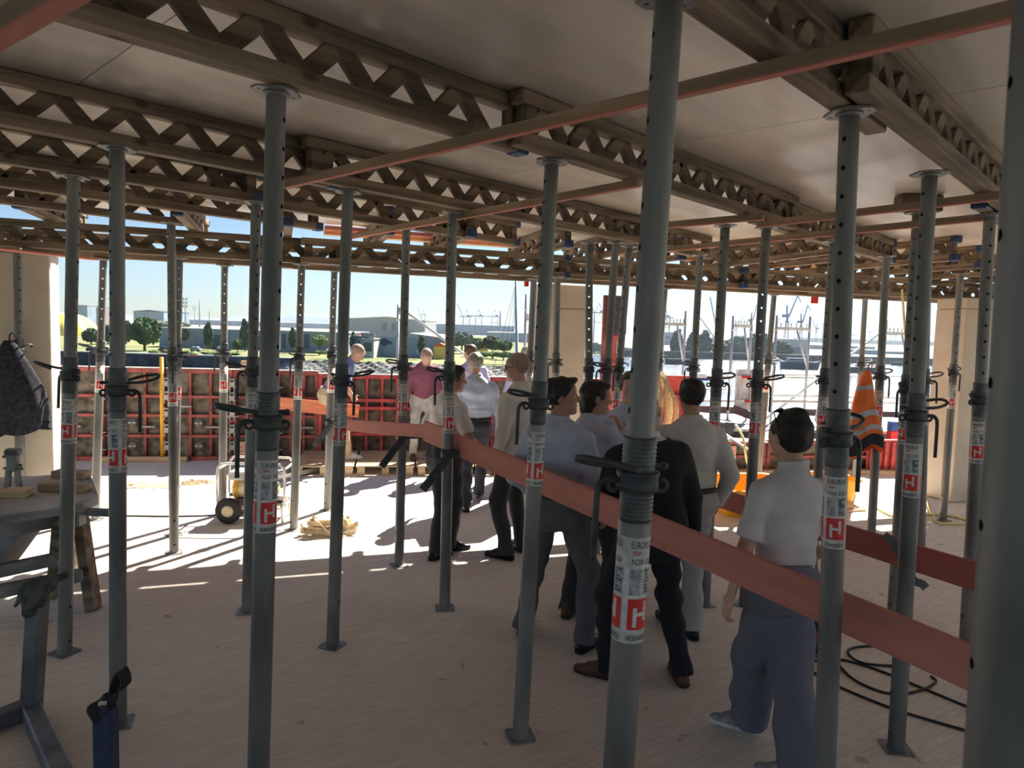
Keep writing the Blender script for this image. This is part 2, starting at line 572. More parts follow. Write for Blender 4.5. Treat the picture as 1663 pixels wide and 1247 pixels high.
# the two facade girders lie lower and carry the deck's edge
def facade(yf, slope, x0, x1, label, off=0.0, caps=(1, 1), ph=0.0):
    a, b_ = Vector((x0, yf(x0), 0)), Vector((x1, yf(x1), 0))
    a += FN * off; b_ += FN * off
    return girder(a, (b_ - a), (b_ - a).length, 2.655, label, 'facade girders under the deck edge', caps, phase=ph)
facade(front_y, .35, -6.0, -1.75, 'facade girder at left, nearer of the two lines, over the white column prop', 0, (0, 1))
facade(front_y, .35, -2.1, .55, 'facade girder nearer line in the middle, above the man in the purple shirt', -.09, (0, 1), .1)
facade(front_y, .35, .2, 3.0, 'facade girder nearer line crossing before the middle concrete column', 0, (0, 1), .2)
facade(front_y, .35, 2.7, 8.4, 'facade girder nearer line at right in front of the right concrete column', -.09, (1, 0), .05)
facade(rear_y, .33, -6.3, -2.4, 'facade girder at left, farther of the two lines, seen just below the nearer one', 0, (0, 0), .1)
facade(rear_y, .33, -2.7, .6, 'facade girder farther line above the men at the red parapet', .09, (0, 0))
facade(rear_y, .33, .35, 4.0, 'facade girder farther line above the scaffold and the blue cranes', 0, (0, 0), .1)
facade(rear_y, .33, 3.7, 9.4, 'facade girder farther line at right behind the vest', .09, (0, 0), .17)

# girders across, out of the facade
CR = [(-5.3, -1.7), (-4.35, -1.5), (-3.25, -1.75), (-2.45, -1.6), (-1.62, -1.5), (-.95, -1.75), (.05, -1.5), (.75, -1.9), (1.5, -1.1), (2.35, -2.4), (2.85, -2.0), (3.6, -2.6), (4.4, -2.2), (5.3, -2.7), (6.15, -2.2), (6.95, -2.6), (7.8, -2.6)]
WHERE = ['at the left edge', 'above the left column', 'above the yellow pole', 'seen almost end-on between two left props', 'left of the hanging prop head in the gap',
         'beside the lit edge boards', 'with a blue cap over the harbour cranes', 'left of the thick foreground prop', 'behind the thick foreground prop', 'right of the thick foreground prop',
         'with blue caps above the scaffold', 'above the tallest blue crane', 'above the vest', 'in front of the right column', 'over the right column', 'right of the right column', 'at the far right end']
for i, ((x, s0)) in enumerate(CR):
    a = Vector((x, rear_y(x), 0)) + FN * s0
    girder(a, FN, .42 - s0, Z_BEAM - .004 + .004, 'short girder laid across the facade girders ' + WHERE[i], 'girders laid across the facade girders', (1, 1), phase=.03)

# edge boards of the deck
def board(name, a, b_, w, h, m, label, cat='board', group=None, bev=.003):
    a, b_ = Vector(a), Vector(b_)
    mb = MB()
    L = (b_ - a).length
    mb.box((L / 2, 0, 0), (L, w, h), bev=bev)
    o = mb.build(name, m)
    d = (b_ - a).normalized()
    y = Vector((0, 0, 1)).cross(d).normalized()
    z = d.cross(y)
    R = Matrix((d, y, z)).transposed().to_4x4()
    R.translation = a
    o.matrix_world = R
    return tag(o, label, cat, group)
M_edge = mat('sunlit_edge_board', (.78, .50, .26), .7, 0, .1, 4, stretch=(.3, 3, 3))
def on_edge(x, off, z): return Vector((x, edge_y(x), z)) + FN * off
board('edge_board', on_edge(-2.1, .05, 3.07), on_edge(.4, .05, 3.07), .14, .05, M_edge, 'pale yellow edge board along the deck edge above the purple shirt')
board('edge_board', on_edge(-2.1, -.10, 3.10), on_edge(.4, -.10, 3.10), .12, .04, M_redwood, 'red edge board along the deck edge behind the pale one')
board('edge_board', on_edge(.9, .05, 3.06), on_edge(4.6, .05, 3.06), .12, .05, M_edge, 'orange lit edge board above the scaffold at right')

# battens nailed under the girders
BAT = [((1705, 5), (464, 300), 'long red-edged batten crossing under the girders from top right to the left prop'),
       ((1038, 297), (566, 385), 'second red-edged batten, passing behind the middle prop below the first'),
       ((1625, 318), (1231, 365), 'red-edged batten at right under the girder of the right-hand props'),
       ((1601, 353), (1085, 405), 'lowest red-edged batten at right, below its neighbour'),
       ((1240, 352), (1080, 366), 'plain brown batten right of the thick foreground prop'),
       ((130, -30), (-45, 78), 'red batten in the top left corner')]
def batten(a, b_, label, z=Z_BEAM - .024, w=.032):
    A, B = G(*a, z), G(*b_, z)
    mb = MB()
    L = (B - A).length
    mb.box((L / 2, 0, .004), (L, w, .04), mi=0)
    mb.box((L / 2, 0, -.019), (L, w + .0005, .006), mi=1)
    o = mb.build('batten', [M_board, M_redwood])
    o.location = A
    o.rotation_euler = (0, 0, math.atan2(B.y - A.y, B.x - A.x))
    tag(o, label, 'batten', 'battens under the girders')
for a, b_, l in BAT:
    batten(a, b_, l, *((2.66, .04) if a[0] == 130 else ()))
board('red_board', G(-20, 402, 2.62), G(155, 421, 2.62), .10, .02, M_redwood, 'red board lying across the top of the left concrete column', 'board')
for (u, v, z, w) in ((855, 461, 2.52, .055), (1323, 486, 2.5, .10)):
    p = D(u, v, 8.40 / (1 - .33 * (u - 831) / 1140) + .086)
    mb = MB()
    mb.box((0, 0, 0), (w, .012, w * 1.15), bev=.002)
    mb.tube([(0, 0, w * .55), (0, 0, 2.66 - p.z)], .004, 6)
    o = mb.build('red_tag', M_redsign, None, p)
    tag(o, 'small red tag hanging under the facade girder ' + ('left of the middle column' if u < 900 else 'near the blue cranes'), 'tag')

# ------------------------------------------------------------------ concrete columns
M_conc = mat('smooth_concrete', (.60, .53, .43), .8, 0, .06, 2.2, .15, 60)
M_hole = mat('tie_hole_shadow', (.12, .11, .1), .9)
def column(corner, w, d, label, z1=Z_BEAM, seams=(), holes=(), ang=None):
    """front right corner on the floor, w to the left, d away"""
    t = bpy.data.objects.new('concrete_column', None)
    COL.objects.link(t)
    t.location = corner
    t.rotation_euler = (0, 0, ang if ang is not None else math.atan2(FD.y, FD.x))
    tag(t, label, kind='structure')
    zs = [0] + list(seams) + [z1]
    for i in range(len(zs) - 1):
        mb = MB()
        mb.box((-w / 2, d / 2, (zs[i] + zs[i + 1]) / 2), (w, d, zs[i + 1] - zs[i] - (.006 if i + 2 < len(zs) else 0)), bev=.012)
        mb.build('shaft', M_conc, t)
    for (x, z) in holes:
        mb = MB()
        mb.lathe([(.0, .0), (.012, .001), (.016, -.004), (.02, -.004)], 12, axis='y')
        mb.build('tie_hole', M_hole, t, (-x, -.001, z))
    return t
column(Vector((-4.50, 6.83, 0)), 2.4, .32, 'pale concrete column at the left edge, sunlit on its right side', 2.66)
pc = D(951, 560, 8.95)
column(Vector((pc.x, pc.y, 0)), .62, .4, 'concrete column in the middle with a joint line, behind the group', 2.655, (2.36,))
column(Vector((6.85, 9.35, 0)), 1.15, .45, 'pale concrete column at right with tie holes', 2.655, (2.52,), ((.75, 1.93), (.66, .98), (.25, 1.9)))
# ------------------------------------------------------------------ steel props
R_OUT, R_IN = .0405, .0345
def hole_tube_mesh(name, r, z0, z1, holes, m, n=24, hr=.0088):
    mb = MB()
    holes = sorted(holes)
    lv = [z0]
    for h in holes: lv += [h - .0105, h, h + .0105]
    lv.append(z1)
    vs, fs = [], []
    for z in lv:
        for k in range(n):
            a = 2 * PI * k / n
            vs.append((r * math.cos(a), r * math.sin(a), z))
    def I(i, k): return i * n + k % n
    for i in range(len(lv) - 1):
        hole_row = holes and 1 <= i < len(lv) - 2 and (i - 1) % 3 != 2
        for k in range(n):
            if hole_row and k in (n - 1, 0, n // 2 - 1, n // 2):
                continue
            fs.append((I(i, k), I(i, k + 1), I(i + 1, k + 1), I(i + 1, k)))
    for hi, h in enumerate(holes):
        b = 1 + 3 * hi
        for s in (0, n // 2):
            ring = [I(b, s - 1), I(b, s), I(b, s + 1), I(b + 1, s + 1), I(b + 2, s + 1), I(b + 2, s), I(b + 2, s - 1), I(b + 1, s - 1)]
            ang = [-135, -90, -45, 0, 45, 90, 135, 180]
            o = len(vs)
            for q in ang:
                da = hr * math.cos(rad(q)) / r
                a = 2 * PI * s / n + da
                vs.append((r * math.cos(a), r * math.sin(a), h + hr * math.sin(rad(q))))
            for q in range(8):
                w = (q + 1) % 8
                fs.append((ring[q], ring[w], o + w, o + q))
    mb.add(vs, fs, 0, True)
    return mb.mesh(name, m)

def sticker_mesh():
    """the paper band round the outer tube: white ground, red sign with a white H, black and red lettering"""
    mb = MB()
    r0 = R_OUT
    za, zb = 1.32, 1.59
    mb.lathe([(r0 + .0002, za), (r0 + .0008, za), (r0 + .0008, zb), (r0 + .0002, zb)], 40, 0)
    per = 2 * PI * r0 / 3
    def cyl(x, y, dr):
        a = x / r0
        return ((r0 + dr) * math.cos(a), (r0 + dr) * math.sin(a), y)
    def rect(x0, x1, y0, y1, mi, dr=.0013):
        k = max(2, int(abs(x1 - x0) / .006) + 1)
        mb.grid(lambda u, v: cyl(x0 + (x1 - x0) * u, y0 + (y1 - y0) * v, dr), k, 2, mi)
    def text(s, x0, x1, y0, y1, mi, dr=.0018):
        vs, fs, w = text_mesh(s)
        mb.add([cyl(x0 + (x1 - x0) * p[0] / w, y0 + (y1 - y0) * p[1], dr) for p in vs], fs, mi)
    for k in range(3):
        o = k * per + .004
        w = per - .016
        # emblem: red square, white staggered H
        rect(o, o + w, 1.355, 1.435, 1)
        rect(o + w * .20, o + w * .34, 1.363, 1.412, 0, .0018)
        rect(o + w * .62, o + w * .76, 1.378, 1.427, 0, .0018)
        rect(o + w * .20, o + w * .76, 1.391, 1.400, 0, .0019)
        text('HÜNNEBECK', o, o + w, 1.327, 1.345, 2)
        text('EUROPLUS', o, o + w * .9, 1.563, 1.581, 2)
        text('new', o + .004, o + w * .38, 1.545, 1.557, 1)
        text('N20-350', o + .004, o + w * .9, 1.522, 1.537, 2)
        rect(o, o + w * .42, 1.444, 1.512, 3)
        rect(o + w * .55, o + w, 1.444, 1.512, 3)
        for q in range(7):                       # printed table lines
            rect(o + w * .60, o + w * (.94 - .1 * (q % 3)), 1.449 + q * .009, 1.4525 + q * .009, 2, .0018)
        for q in range(9):
            rect(o + w * .455, o + w * .50, 1.448 + q * .0075, 1.4505 + q * .0075, 2, .0018)
    return mb.mesh('label_sticker', [M_white, M_redsign, M_black, M_greylabel])

def prop_meshes():
    P = {}
    def plate(name, up):
        mb = MB()
        pts = []
        for sx, sy in ((1, 1), (-1, 1), (-1, -1), (1, -1)):
            for a in range(3):
                q = math.atan2(sy, sx) + (a - 1) * rad(45)
                pts.append((sx * .056 + .014 * math.cos(q), sy * .056 + .014 * math.sin(q)))
        mb.prism(pts, 0, .008)
        mb.lathe([(R_OUT + .006, .008), (R_OUT + .001, .014)], 20)
        for sx, sy in ((1, 1), (-1, 1), (-1, -1), (1, -1)):
            mb.lathe([(.006, .0082), (.0001, .0083)], 8, 1, (sx * .052, sy * .052, 0))
        return mb.mesh(name, [M_steel, M_black])
    P['base_plate'] = plate('base_plate', 1)
    mb = MB()
    mb.prism([(.075, .045), (.045, .075), (-.045, .075), (-.075, .045), (-.075, -.045), (-.045, -.075), (.045, -.075), (.075, -.045)], -.008, 0)
    mb.lathe([(R_IN + .008, -.02), (R_IN + .012, -.012), (R_IN + .012, -.008)], 20)
    for sx, sy in ((1, 1), (-1, 1), (-1, -1), (1, -1)):
        mb.lathe([(.007, -.0082), (.0001, -.0083)], 8, 1, (sx * .046, sy * .046, 0))
    P['head_plate'] = mb.mesh('head_plate', [M_steel, M_black])
    P['outer_tube'] = hole_tube_mesh('outer_tube', R_OUT, .008, 1.625, [.085, .30], M_tube)
    mb = MB()
    prof = [(R_OUT, 1.62)]
    z = 1.63
    while z < 1.835:
        prof += [(R_OUT - .0012, z), (R_OUT + .0022, z + .004), (R_OUT + .0022, z + .006)]
        z += .0105
    prof += [(R_OUT, 1.838), (R_IN + .0005, 1.838)]
    mb.lathe(prof, 28)
    P['thread'] = mb.mesh('thread', M_thread)
    mb = MB()                                     # the nut with two ears
    mb.lathe([(R_OUT + .004, 1.70), (R_OUT + .012, 1.704), (R_OUT + .013, 1.72), (R_OUT + .009, 1.732), (R_OUT + .014, 1.745), (R_OUT + .014, 1.752), (R_OUT + .004, 1.754)], 24)
    for s in (-1, 1):
        ring = [(s * (R_OUT + .022) + .014 * math.cos(a), 0, 1.714 + .014 * math.sin(a)) for a in np.linspace(0, 2 * PI, 13)[:-1]]
        mb.tube(ring, .0065, 6, closed=True)
    P['collar'] = mb.mesh('collar', M_iron)
    mb = MB()                                     # rod hanging from one ear
    h = R_OUT + .022
    mb.tube(smooth_pts([(-h + .02, .004, 1.722), (-h - .012, .006, 1.728), (-h - .032, .008, 1.712), (-h - .038, .008, 1.675), (-h - .038, .006, 1.52)], 5), .0085, 8)
    P['collar_handle'] = mb.mesh('collar_handle', M_iron)
    mb = MB()                                     # the bent hook pin through the inner tube
    mb.tube(smooth_pts([(.075, 0, 1.765), (-.06, 0, 1.765), (-.12, -.015, 1.77), (-.172, -.05, 1.787), (-.165, -.10, 1.80), (-.10, -.118, 1.79), (-.03, -.098, 1.77)], 6), .0075, 8)
    mb.tube([(.062, 0, 1.765), (.076, 0, 1.765)], [.011, .008], 8)
    P['hook_pin'] = mb.mesh('hook_pin', M_iron)
    P['label_sticker'] = sticker_mesh()
    P['inner_tube'] = hole_tube_mesh('inner_tube', R_IN, -1.55, -.008, [-.10 - .1 * q for q in range(14)], M_tube)
    return P
PM = prop_meshes()
def prop(base, top, rot, label, group='steel props carrying the girders', face=0.0):
    """base and top are points; everything but the head hangs on the line between them"""
    base, top = Vector(base), Vector(top)
    ax = (top - base)
    L = ax.length
    z = ax.normalized()
    x = Vector((math.cos(rot), math.sin(rot), 0))
    y = z.cross(x).normalized()
    x = y.cross(z)
    R = Matrix((x, y, z)).transposed()
    t = thing('steel_prop', label, 'prop', base, group=group, rot=R.to_euler())
    if 'out-of-focus' in label:                    # stands upside down: the pierced tube is below
        put('base_plate', PM['base_plate'], t)
        put('inner_tube', hole_tube_mesh('inner_tube', .047, .008, L - .008, [.2 + .185 * q for q in range(14)], M_tube, hr=.008), t)
    else:
        for nme in ('base_plate', 'outer_tube', 'thread', 'collar', 'collar_handle', 'hook_pin', 'label_sticker'):
            put(nme, PM[nme], t)
        put('inner_tube', PM['inner_tube'], t, (0, 0, L), (0, 0, math.atan2(-base.y, -base.x) - rot + rad(face)))
    put('head_plate', PM['head_plate'], t, (0, 0, L), (0, 0, -rot))
    return t
# two points of its axis in the photograph, its distance, the height of its head
PROPS = [
 ((449, 140), (420, 1240), 2.55, 2.905, 20, 'large prop standing left of the middle, its head under the long dark girder'),
 ((190, 228), (192, 1175), 3.46, 2.905, 200, 'prop beside the dark blue post with the strap, second thick one from the left'),
 ((120, 280), (105, 1060), 4.20, 2.905, -20, 'leftmost thick prop, in front of the saw table'),
 ((416, 328), (402, 992), 4.91, 2.905, 10, 'prop half hidden behind the large left-middle prop'),
 ((565, 310), (540, 1048), 4.41, 2.905, 160, 'prop right of the tangle of beige slings on the floor'),
 ((735, 345), (722, 988), 5.07, 2.905, 10, 'prop in front of the man in the white polo, where the red plank starts'),
 ((660, 365), (648, 918), 5.97, 2.905, 30, 'prop just left of the man in the white polo, bracket with plank on it'),
 ((278, 362), (283, 898), 6.11, 2.905, 120, 'prop right of the yellow pole, standing in the sun'),
 ((896, 268), (845, 1195), 3.46, 2.905, 15, 'prop in the middle in front of the man in grey trousers'),
 ((1080, 100), (1011, 1150), 1.74, 2.905, 8, 'thickest sharp prop in the foreground with the large white and red label'),
 ((1380, 180), (1343, 1150), 2.58, 2.905, 200, 'thick prop right of the woman in the white t-shirt'),
 ((1510, 285), (1455, 1215), 3.46, 2.905, 175, 'prop standing among the cable loops, strap round it'),
 ((1490, 345), (1450, 998), 5.22, 3.03, 30, 'prop directly behind the one among the cable loops'),
 ((1245, 365), (1223, 740), 5.32, 2.905, 150, 'prop whose lower half is hidden by the woman in the white t-shirt'),
 ((1178, 362), (1160, 690), 5.30, 2.905, 190, 'prop rising behind the shoulder of the man in the grey white shirt'),
 ((1137, 415), (1124, 640), 7.30, 2.905, 20, 'prop rising behind the head of the man in the grey white shirt'),
 ((1000, 390), (984, 640), 6.50, 2.905, 10, 'prop in front of the red column formwork, darker of two'),
 ((1022, 395), (1002, 640), 6.75, 2.905, 60, 'pale prop just left of the thick foreground prop'),
 ((957, 390), (956, 690), 6.56, 2.905, 80, 'prop right of the middle concrete column'),
 ((1440, 415), (1415, 866), 6.90, 2.905, 190, 'prop the orange vest hangs on'),
 ((1352, 420), (1318, 940), 5.96, 2.905, 185, 'dark prop close behind the thick prop right of the woman'),
 ((1560, 445), (1531, 845), 8.09, 2.87, 200, 'prop in front of the right concrete column, yellow hose at its foot'),
 ((1608, 345), (1572, 985), 4.50, 2.905, 190, 'prop half hidden by the blurred one at the right edge'),
 ((1506, 450), (1495, 880), 6.45, 2.905, 170, 'prop seen between two nearer ones, left of the right column'),
 ((28, 400), (33, 765), 6.62, 2.905, 120, 'prop at the left edge with the dark jacket hung on it'),
 ((906, 400), (903, 600), 7.60, 2.66, 330, 'slim prop in front of the middle concrete column'),
 ((168, 420), (155, 830), 7.05, 2.655, 15, 'pale prop in the sun behind the saw table'),
 ((291, 415), (283, 840), 6.62, 2.655, 40, 'prop nearly covered by the sunlit one right of the yellow pole'),
 ((365, 430), (361, 836), 7.40, 2.655, 0, 'pale prop at the left end of the machine with wheels'),
 ((490, 432), (477, 860), 6.93, 2.655, 60, 'pale prop at the right end of the machine with wheels'),
 ((543, 440), (531, 832), 7.70, 2.655, 250, 'pale prop in front of the man bending at the parapet'),
 ((867, 450), (860, 600), 7.95, 2.655, 200, 'prop hidden behind the middle prop, beside the bald heads'),
 ((1080, 470), (1067, 640), 9.00, 2.655, 60, 'prop with the bundle of beige slings hung round it'),
 ((1257, 480), (1238, 700), 9.60, 2.655, 190, 'pale slim prop behind the woman, near the water'),
 ((1405, 487), (1388, 780), 9.90, 2.655, 180, 'pale slim prop behind the vest, beside the yellow tub'),
 ((1700, 300), (1633, 1247), .88, 2.905, 165, 'huge out-of-focus prop at the right edge of the picture'),
]
PROP_AXIS = []
FACE = {0: 58, 1: -62, 2: 60, 8: -60, 9: -70, 10: -24, 11: -45, 12: -20, 13: 2, 18: 0, 22: 20, 26: 0, 27: -10, 28: 3, 29: -2, 30: 4, 7: -50}   # which way each row of holes looks, from the camera's side
for (a, b_, y, zt, rot, lab) in PROPS:
    A, B = D(*a, y), D(*b_, y)
    k = (B.x - A.x) / (B.z - A.z)
    base = Vector((A.x - k * A.z, y, 0))
    top = Vector((A.x + k * (zt - A.z), y, zt - .002))
    PROP_AXIS.append((base, top))
    prop(base, top, rad(rot), lab, face=FACE.get(len(PROP_AXIS) - 1, (-35, 25, 75)[len(PROP_AXIS) % 3]))
    if zt > 3:
        mb = MB()
        mb.box((0, 0, 0), (.3, .12, .115), bev=.004)
        tag(mb.build('timber_block', M_wood, None, (top.x, top.y, 3.0885)), 'short timber block on the head of the prop behind the cable loops', 'block')
def prop_x(i, z):
    b_, t = PROP_AXIS[i]
    return b_ + (t - b_) * (z / t.z)
# ------------------------------------------------------------------ red formwork at the slab edge
WDIR = Vector((1, .176, 0)).normalized()
WROT = math.atan2(WDIR.y, WDIR.x)
def bar_part(name, parent, c, s, m, bev=.004):
    key = (name, tuple(round(q, 3) for q in s), m.name)
    def mk():
        mb = MB()
        mb.box((0, 0, 0), s, bev=bev)
        return mb.mesh(name, m)
    return put(name, cached(key, mk), parent, c)
def nut_part(parent, c, r=.055):
    def mk():
        mb = MB()
        mb.lathe([(.0, -.05), (.014, -.05), (.014, -.03), (.02, -.03), (.024, -.012), (r, -.010), (r, 0)], 14, axis='y')
        mb.bar((-.05, -.03, 0), (.05, -.03, 0), .02, .022)
        return mb.mesh('wing_nut', M_steel)
    return put('wing_nut', cached('nut', mk), parent, c)
def clamp_part(parent, c, h=.20):
    def mk():
        mb = MB()
        for s in (-1, 1):
            mb.box((s * .03, -.03, 0), (.022, .06, h), bev=.004)
        mb.box((0, -.055, 0), (.075, .02, h * .35), bev=.004)
        mb.box((0, -.045, h * .35), (.085, .03, .03), bev=.004)
        mb.bar((-.09, -.05, -h * .2), (.09, -.05, -h * .2), .014, .014)
        return mb.mesh('clamp', M_steel)
    return put('clamp', cached(('clamp', h), mk), parent, c)
M_claywall = mat('pale_lock_metal', (.55, .5, .44), .6, .2, .2, 20)
def sign_mesh():
    mb = MB()
    mb.box((0, 0, 0), (.15, .004, .20), mi=0)
    M = Matrix(((0, -1, 0, 0), (0, 0, -1, 0), (1, 0, 0, 0), (0, 0, 0, 1)))    # reads upward
    M = Matrix.Translation((0, -.003, 0)) @ Matrix(((0, 1, 0, 0), (0, 0, 1, 0), (-1, 0, 0, 0), (0, 0, 0, 1)))
    flat_text(mb, 'PERI', M, -.092, .092, .0, .062, 1)
    for q in range(3):
        mb.add([M @ Vector((x, y, 0)) for x, y in ((-.09, -.062 + .02 * q), (.09 - .04 * q, -.062 + .02 * q), (.09 - .04 * q, -.053 + .02 * q), (-.09, -.053 + .02 * q))], [(0, 1, 2, 3)], 2)
    return mb.mesh('maker_sign', [mat('cream_sign', (.75, .68, .5), .6), M_redsign, M_black])
def form_panel(x0, L, H, style, label, sign=None):
    """x0 along the wall; frame towards the room, plywood behind"""
    t = thing('formwork_panel', label, 'formwork', (x0, wall_y(x0), 0), WROT, 'red formwork panels of the parapet')
    mr = M_redpaint if style == 'B' else M_redpaint2
    bar_part('plywood', t, (L / 2, .095, H / 2), (L - .004, .02, H - .004), M_formply, 0)
    dy, d = .042, .084
    zs = [.03, .36, .66, .94, H - .03] if style == 'A' else [.03, .40, .80, .92, H - .03]
    if style == 'R': zs = [.03, .24, H - .03]
    hs = {.03: .06, H - .03: .06}
    for z in zs:
        bar_part('rib', t, (L / 2, dy, z), (L - .006, d, hs.get(z, .045 if style != 'B' else .05)), mr)
    n = {'A': 3, 'B': max(3, round(L / .245)), 'R': max(2, round(L / .55))}[style]
    for i in range(n + 1):
        x = .025 + (L - .05) * i / n
        bar_part('rib', t, (x, dy + .002, H / 2), (.05 if i in (0, n) else .038, d - .006, H - .05), mr)
    bar_part('top_rail', t, (L / 2, dy + .02, H + .006), (L, .125, .012), M_claywall if style == 'A' else M_white, .002)
    if style == 'A':
        for z in (.17, .42, .66, .90, 1.10):
            clamp_part(t, (.0, 0, z + .04))
        for (x, z) in ((L * .48, .22), (L * .48, .56)):
            nut_part(t, (x, -.005, z))
        for (x, z) in ((L * .7, .5), (L * .25, .8)):
            bar_part('tie_bar', t, (x, -.02, z), (.22, .025, .03), M_steel)
    if sign:
        put('maker_sign', cached('sign', sign_mesh), t, sign)
    return t
x = -8.2
for i, L in enumerate((1.18, 1.18, .9, .9, .62, .6)):
    form_panel(x, L - .004, 1.345, 'A', ['worn red formwork panel hidden at the far left', 'worn red formwork panel behind the left concrete column',
        'worn red formwork panel left of the yellow pole', 'worn red formwork panel beside the yellow pole', 'worn red formwork panel behind the pale machine prop',
        'worn red formwork panel with a maker sign near the machine'][i], (.10, -.006, .18) if i == 4 else None)
    x += L * WDIR.x
for i, L in enumerate((1.2, 1.2, 1.2, 1.2)):
    form_panel(x, L - .004, 1.31, 'B', ['bright red formwork panel behind the bending man', 'bright red formwork panel left of the man in purple',
        'bright red formwork panel behind the man in purple', 'bright red formwork panel between the men and the middle column'][i])
    x += L * WDIR.x
def form_right(x0, L, label, sign=None):
    t = form_panel(0, L, .49, 'R', label, sign)
    t.location = (x0, 10.05 + .153 * x0, 0)
    t.rotation_euler = (0, 0, math.atan(.153))
    return t
for i, (x, L) in enumerate(((1.55, 1.2), (2.75, 1.2), (3.95, 1.0), (4.95, 1.0))):
    form_right(x, L - .01, ['low red formwork panel behind the man in the grey white shirt', 'low red formwork panel with a maker sign by the yellow hose', 'low red formwork panel behind the vest', 'low red formwork panel right of the vest'][i],
               (.62, -.006, .30) if i == 1 else None)
# corrugated red sheet pile edge at the right
t = thing('red_barrier', 'low red ribbed barrier left of the right concrete column', 'barrier', (5.6, 10.88, 0), math.atan(.153))
bar_part('sheet', t, (.8, .03, .26), (1.6, .02, .48), M_redpaint)
for i in range(13):
    bar_part('rib', t, (.06 + i * .123, 0, .25), (.05, .05, .47), M_redpaint)
bar_part('top_rail', t, (.8, 0, .51), (1.62, .09, .03), M_redpaint)

def wall_pt(x, off=0.0, z=0.0):                    # off towards the room
    return Vector((x, wall_y(x), z)) + Vector((WDIR.y, -WDIR.x, 0)) * off
board('ground_beam', wall_pt(-5.95, .10, .04), wall_pt(-4.70, .10, .04), .09, .08, M_board, 'brown timber lying along the foot of the worn red formwork', 'timber')
board('ground_beam', (1.6, 10.15, .035), (6.8, 10.93, .035), .14, .07, M_board, 'grey brown timber along the foot of the low red formwork', 'timber')
# yellow pole
A = wall_pt(-5.05, .05, 0); A2 = D(268, 580, A.y)
mb = MB()
mb.tube([(0, 0, .0), (0, 0, A2.z)], .027, 12)
for z in (.28, .65, 1.0):
    mb.tube([(-.03, .0, z), (.03, .0, z), (.07, .035, z)], .012, 6, 1)
o = mb.build('yellow_pole', [M_yellow, M_steel], None, A)
tag(o, 'upright yellow pole clamped to the worn red formwork', 'pole')
# wooden post end with the dial-like knot, on the formwork top
mb = MB(); mb.box((0, 0, .06), (.13, .05, .13), bev=.005)
o = mb.build('timber_offcut', M_woodfresh, None, wall_pt(-3.93, -.03, 1.36)); tag(o, 'square pale timber offcut on top of the red formwork', 'timber')

# ------------------------------------------------------------------ pallets under the men
def pallet(c, rz, label):
    t = thing('pallet', label, 'pallet', c, rz, 'pallets along the parapet')
    for i in range(7):
        bar_part('deck_board', t, (0, -.53 + i * .1767, .133), (.8, .145, .02), M_woodfresh)
    for x in (-.33, 0, .33):
        bar_part('stringer', t, (x, 0, .112), (.10, 1.2, .02), M_woodfresh)
        bar_part('skid', t, (x, 0, .011), (.10, 1.2, .02), M_woodfresh)
        for y in (-.53, 0, .53):
            bar_part('block', t, (x, y, .061), (.10, .14, .079), M_woodfresh)
    return t
for i in range(4):
    c = Vector((-2.62 + i * .815, 9.995 + i * .815 * .165, 0))
    pallet(c, math.atan(.165), ['pallet under the bending man, left end of the row', 'second pallet of the row, between the two men', 'pallet in front of the man in purple', 'last pallet of the row, behind the man in the white polo'][i])
# aluminium ladder end lying by the pallets
A, B_ = G(440, 778, .05), G(524, 760, .05)
t = thing('ladder', 'aluminium ladder end lying on the floor before the pallets', 'ladder', A, math.atan2(B_.y - A.y, B_.x - A.x))
L = (B_ - A).length
for y in (0, .26):
    bar_part('rail', t, (L / 2, y, 0), (L, .025, .06), M_alu)
for i in range(4):
    bar_part('rung', t, (.06 + i * (L - .12) / 3, .13, 0), (.03, .24, .03), M_alu)

# ------------------------------------------------------------------ planks tied to the props
def guard_plank(pa, da, pb, db, h, m, label, th=.028):
    A, B = D(*pa, da), D(*pb, db)
    return board('guard_plank', A, B, th, h, m, label, 'plank', None)
guard_plank((690, 699), 5.50, (1646, 1114), 2.21, .158, M_redwood, 'long red plank running from the thin prop past the people to the right edge')
guard_plank((1160, 806), 5.80, (1640, 953), 3.52, .158, M_redwood2, 'darker red plank behind the woman, strapped to the right-hand props')
guard_plank((562, 690), 6.35, (738, 704), 5.24, .105, M_redwood, 'thin pale red plank from the bracket prop to the left, before the purple shirt')
guard_plank((452, 655), 10.15, (583, 668), 10.25, .19, M_orangewood, 'orange plank end in front of the parapet beside the bending man')
def holder(i, z, rot, label):
    p = prop_x(i, z)
    t = thing('plank_holder', label, 'bracket', p, rot, 'steel plank holders on the props')
    mb = MB(); mb.lathe([(R_OUT + .002, -.03), (R_OUT + .010, -.03), (R_OUT + .010, .03), (R_OUT + .002, .03)], 16)
    mb.build('sleeve', M_iron, t)
    bar_part('arm', t, (.09, -.05, 0), (.20, .008, .06), M_iron)
    mb = MB(); mb.bar((0, -.058, -.02), (-.18, -.058, -.26), .008, .06)
    mb.build('hanging_bar', M_iron, t)
    return t
holder(5, 1.17, rad(10), 'dark steel bracket on the prop where the long red plank starts')
holder(6, 1.15, rad(20), 'dark steel bracket on the prop left of the man in the white polo')
holder(30, 1.0, rad(30), 'dark steel bracket on the prop before the bending man')
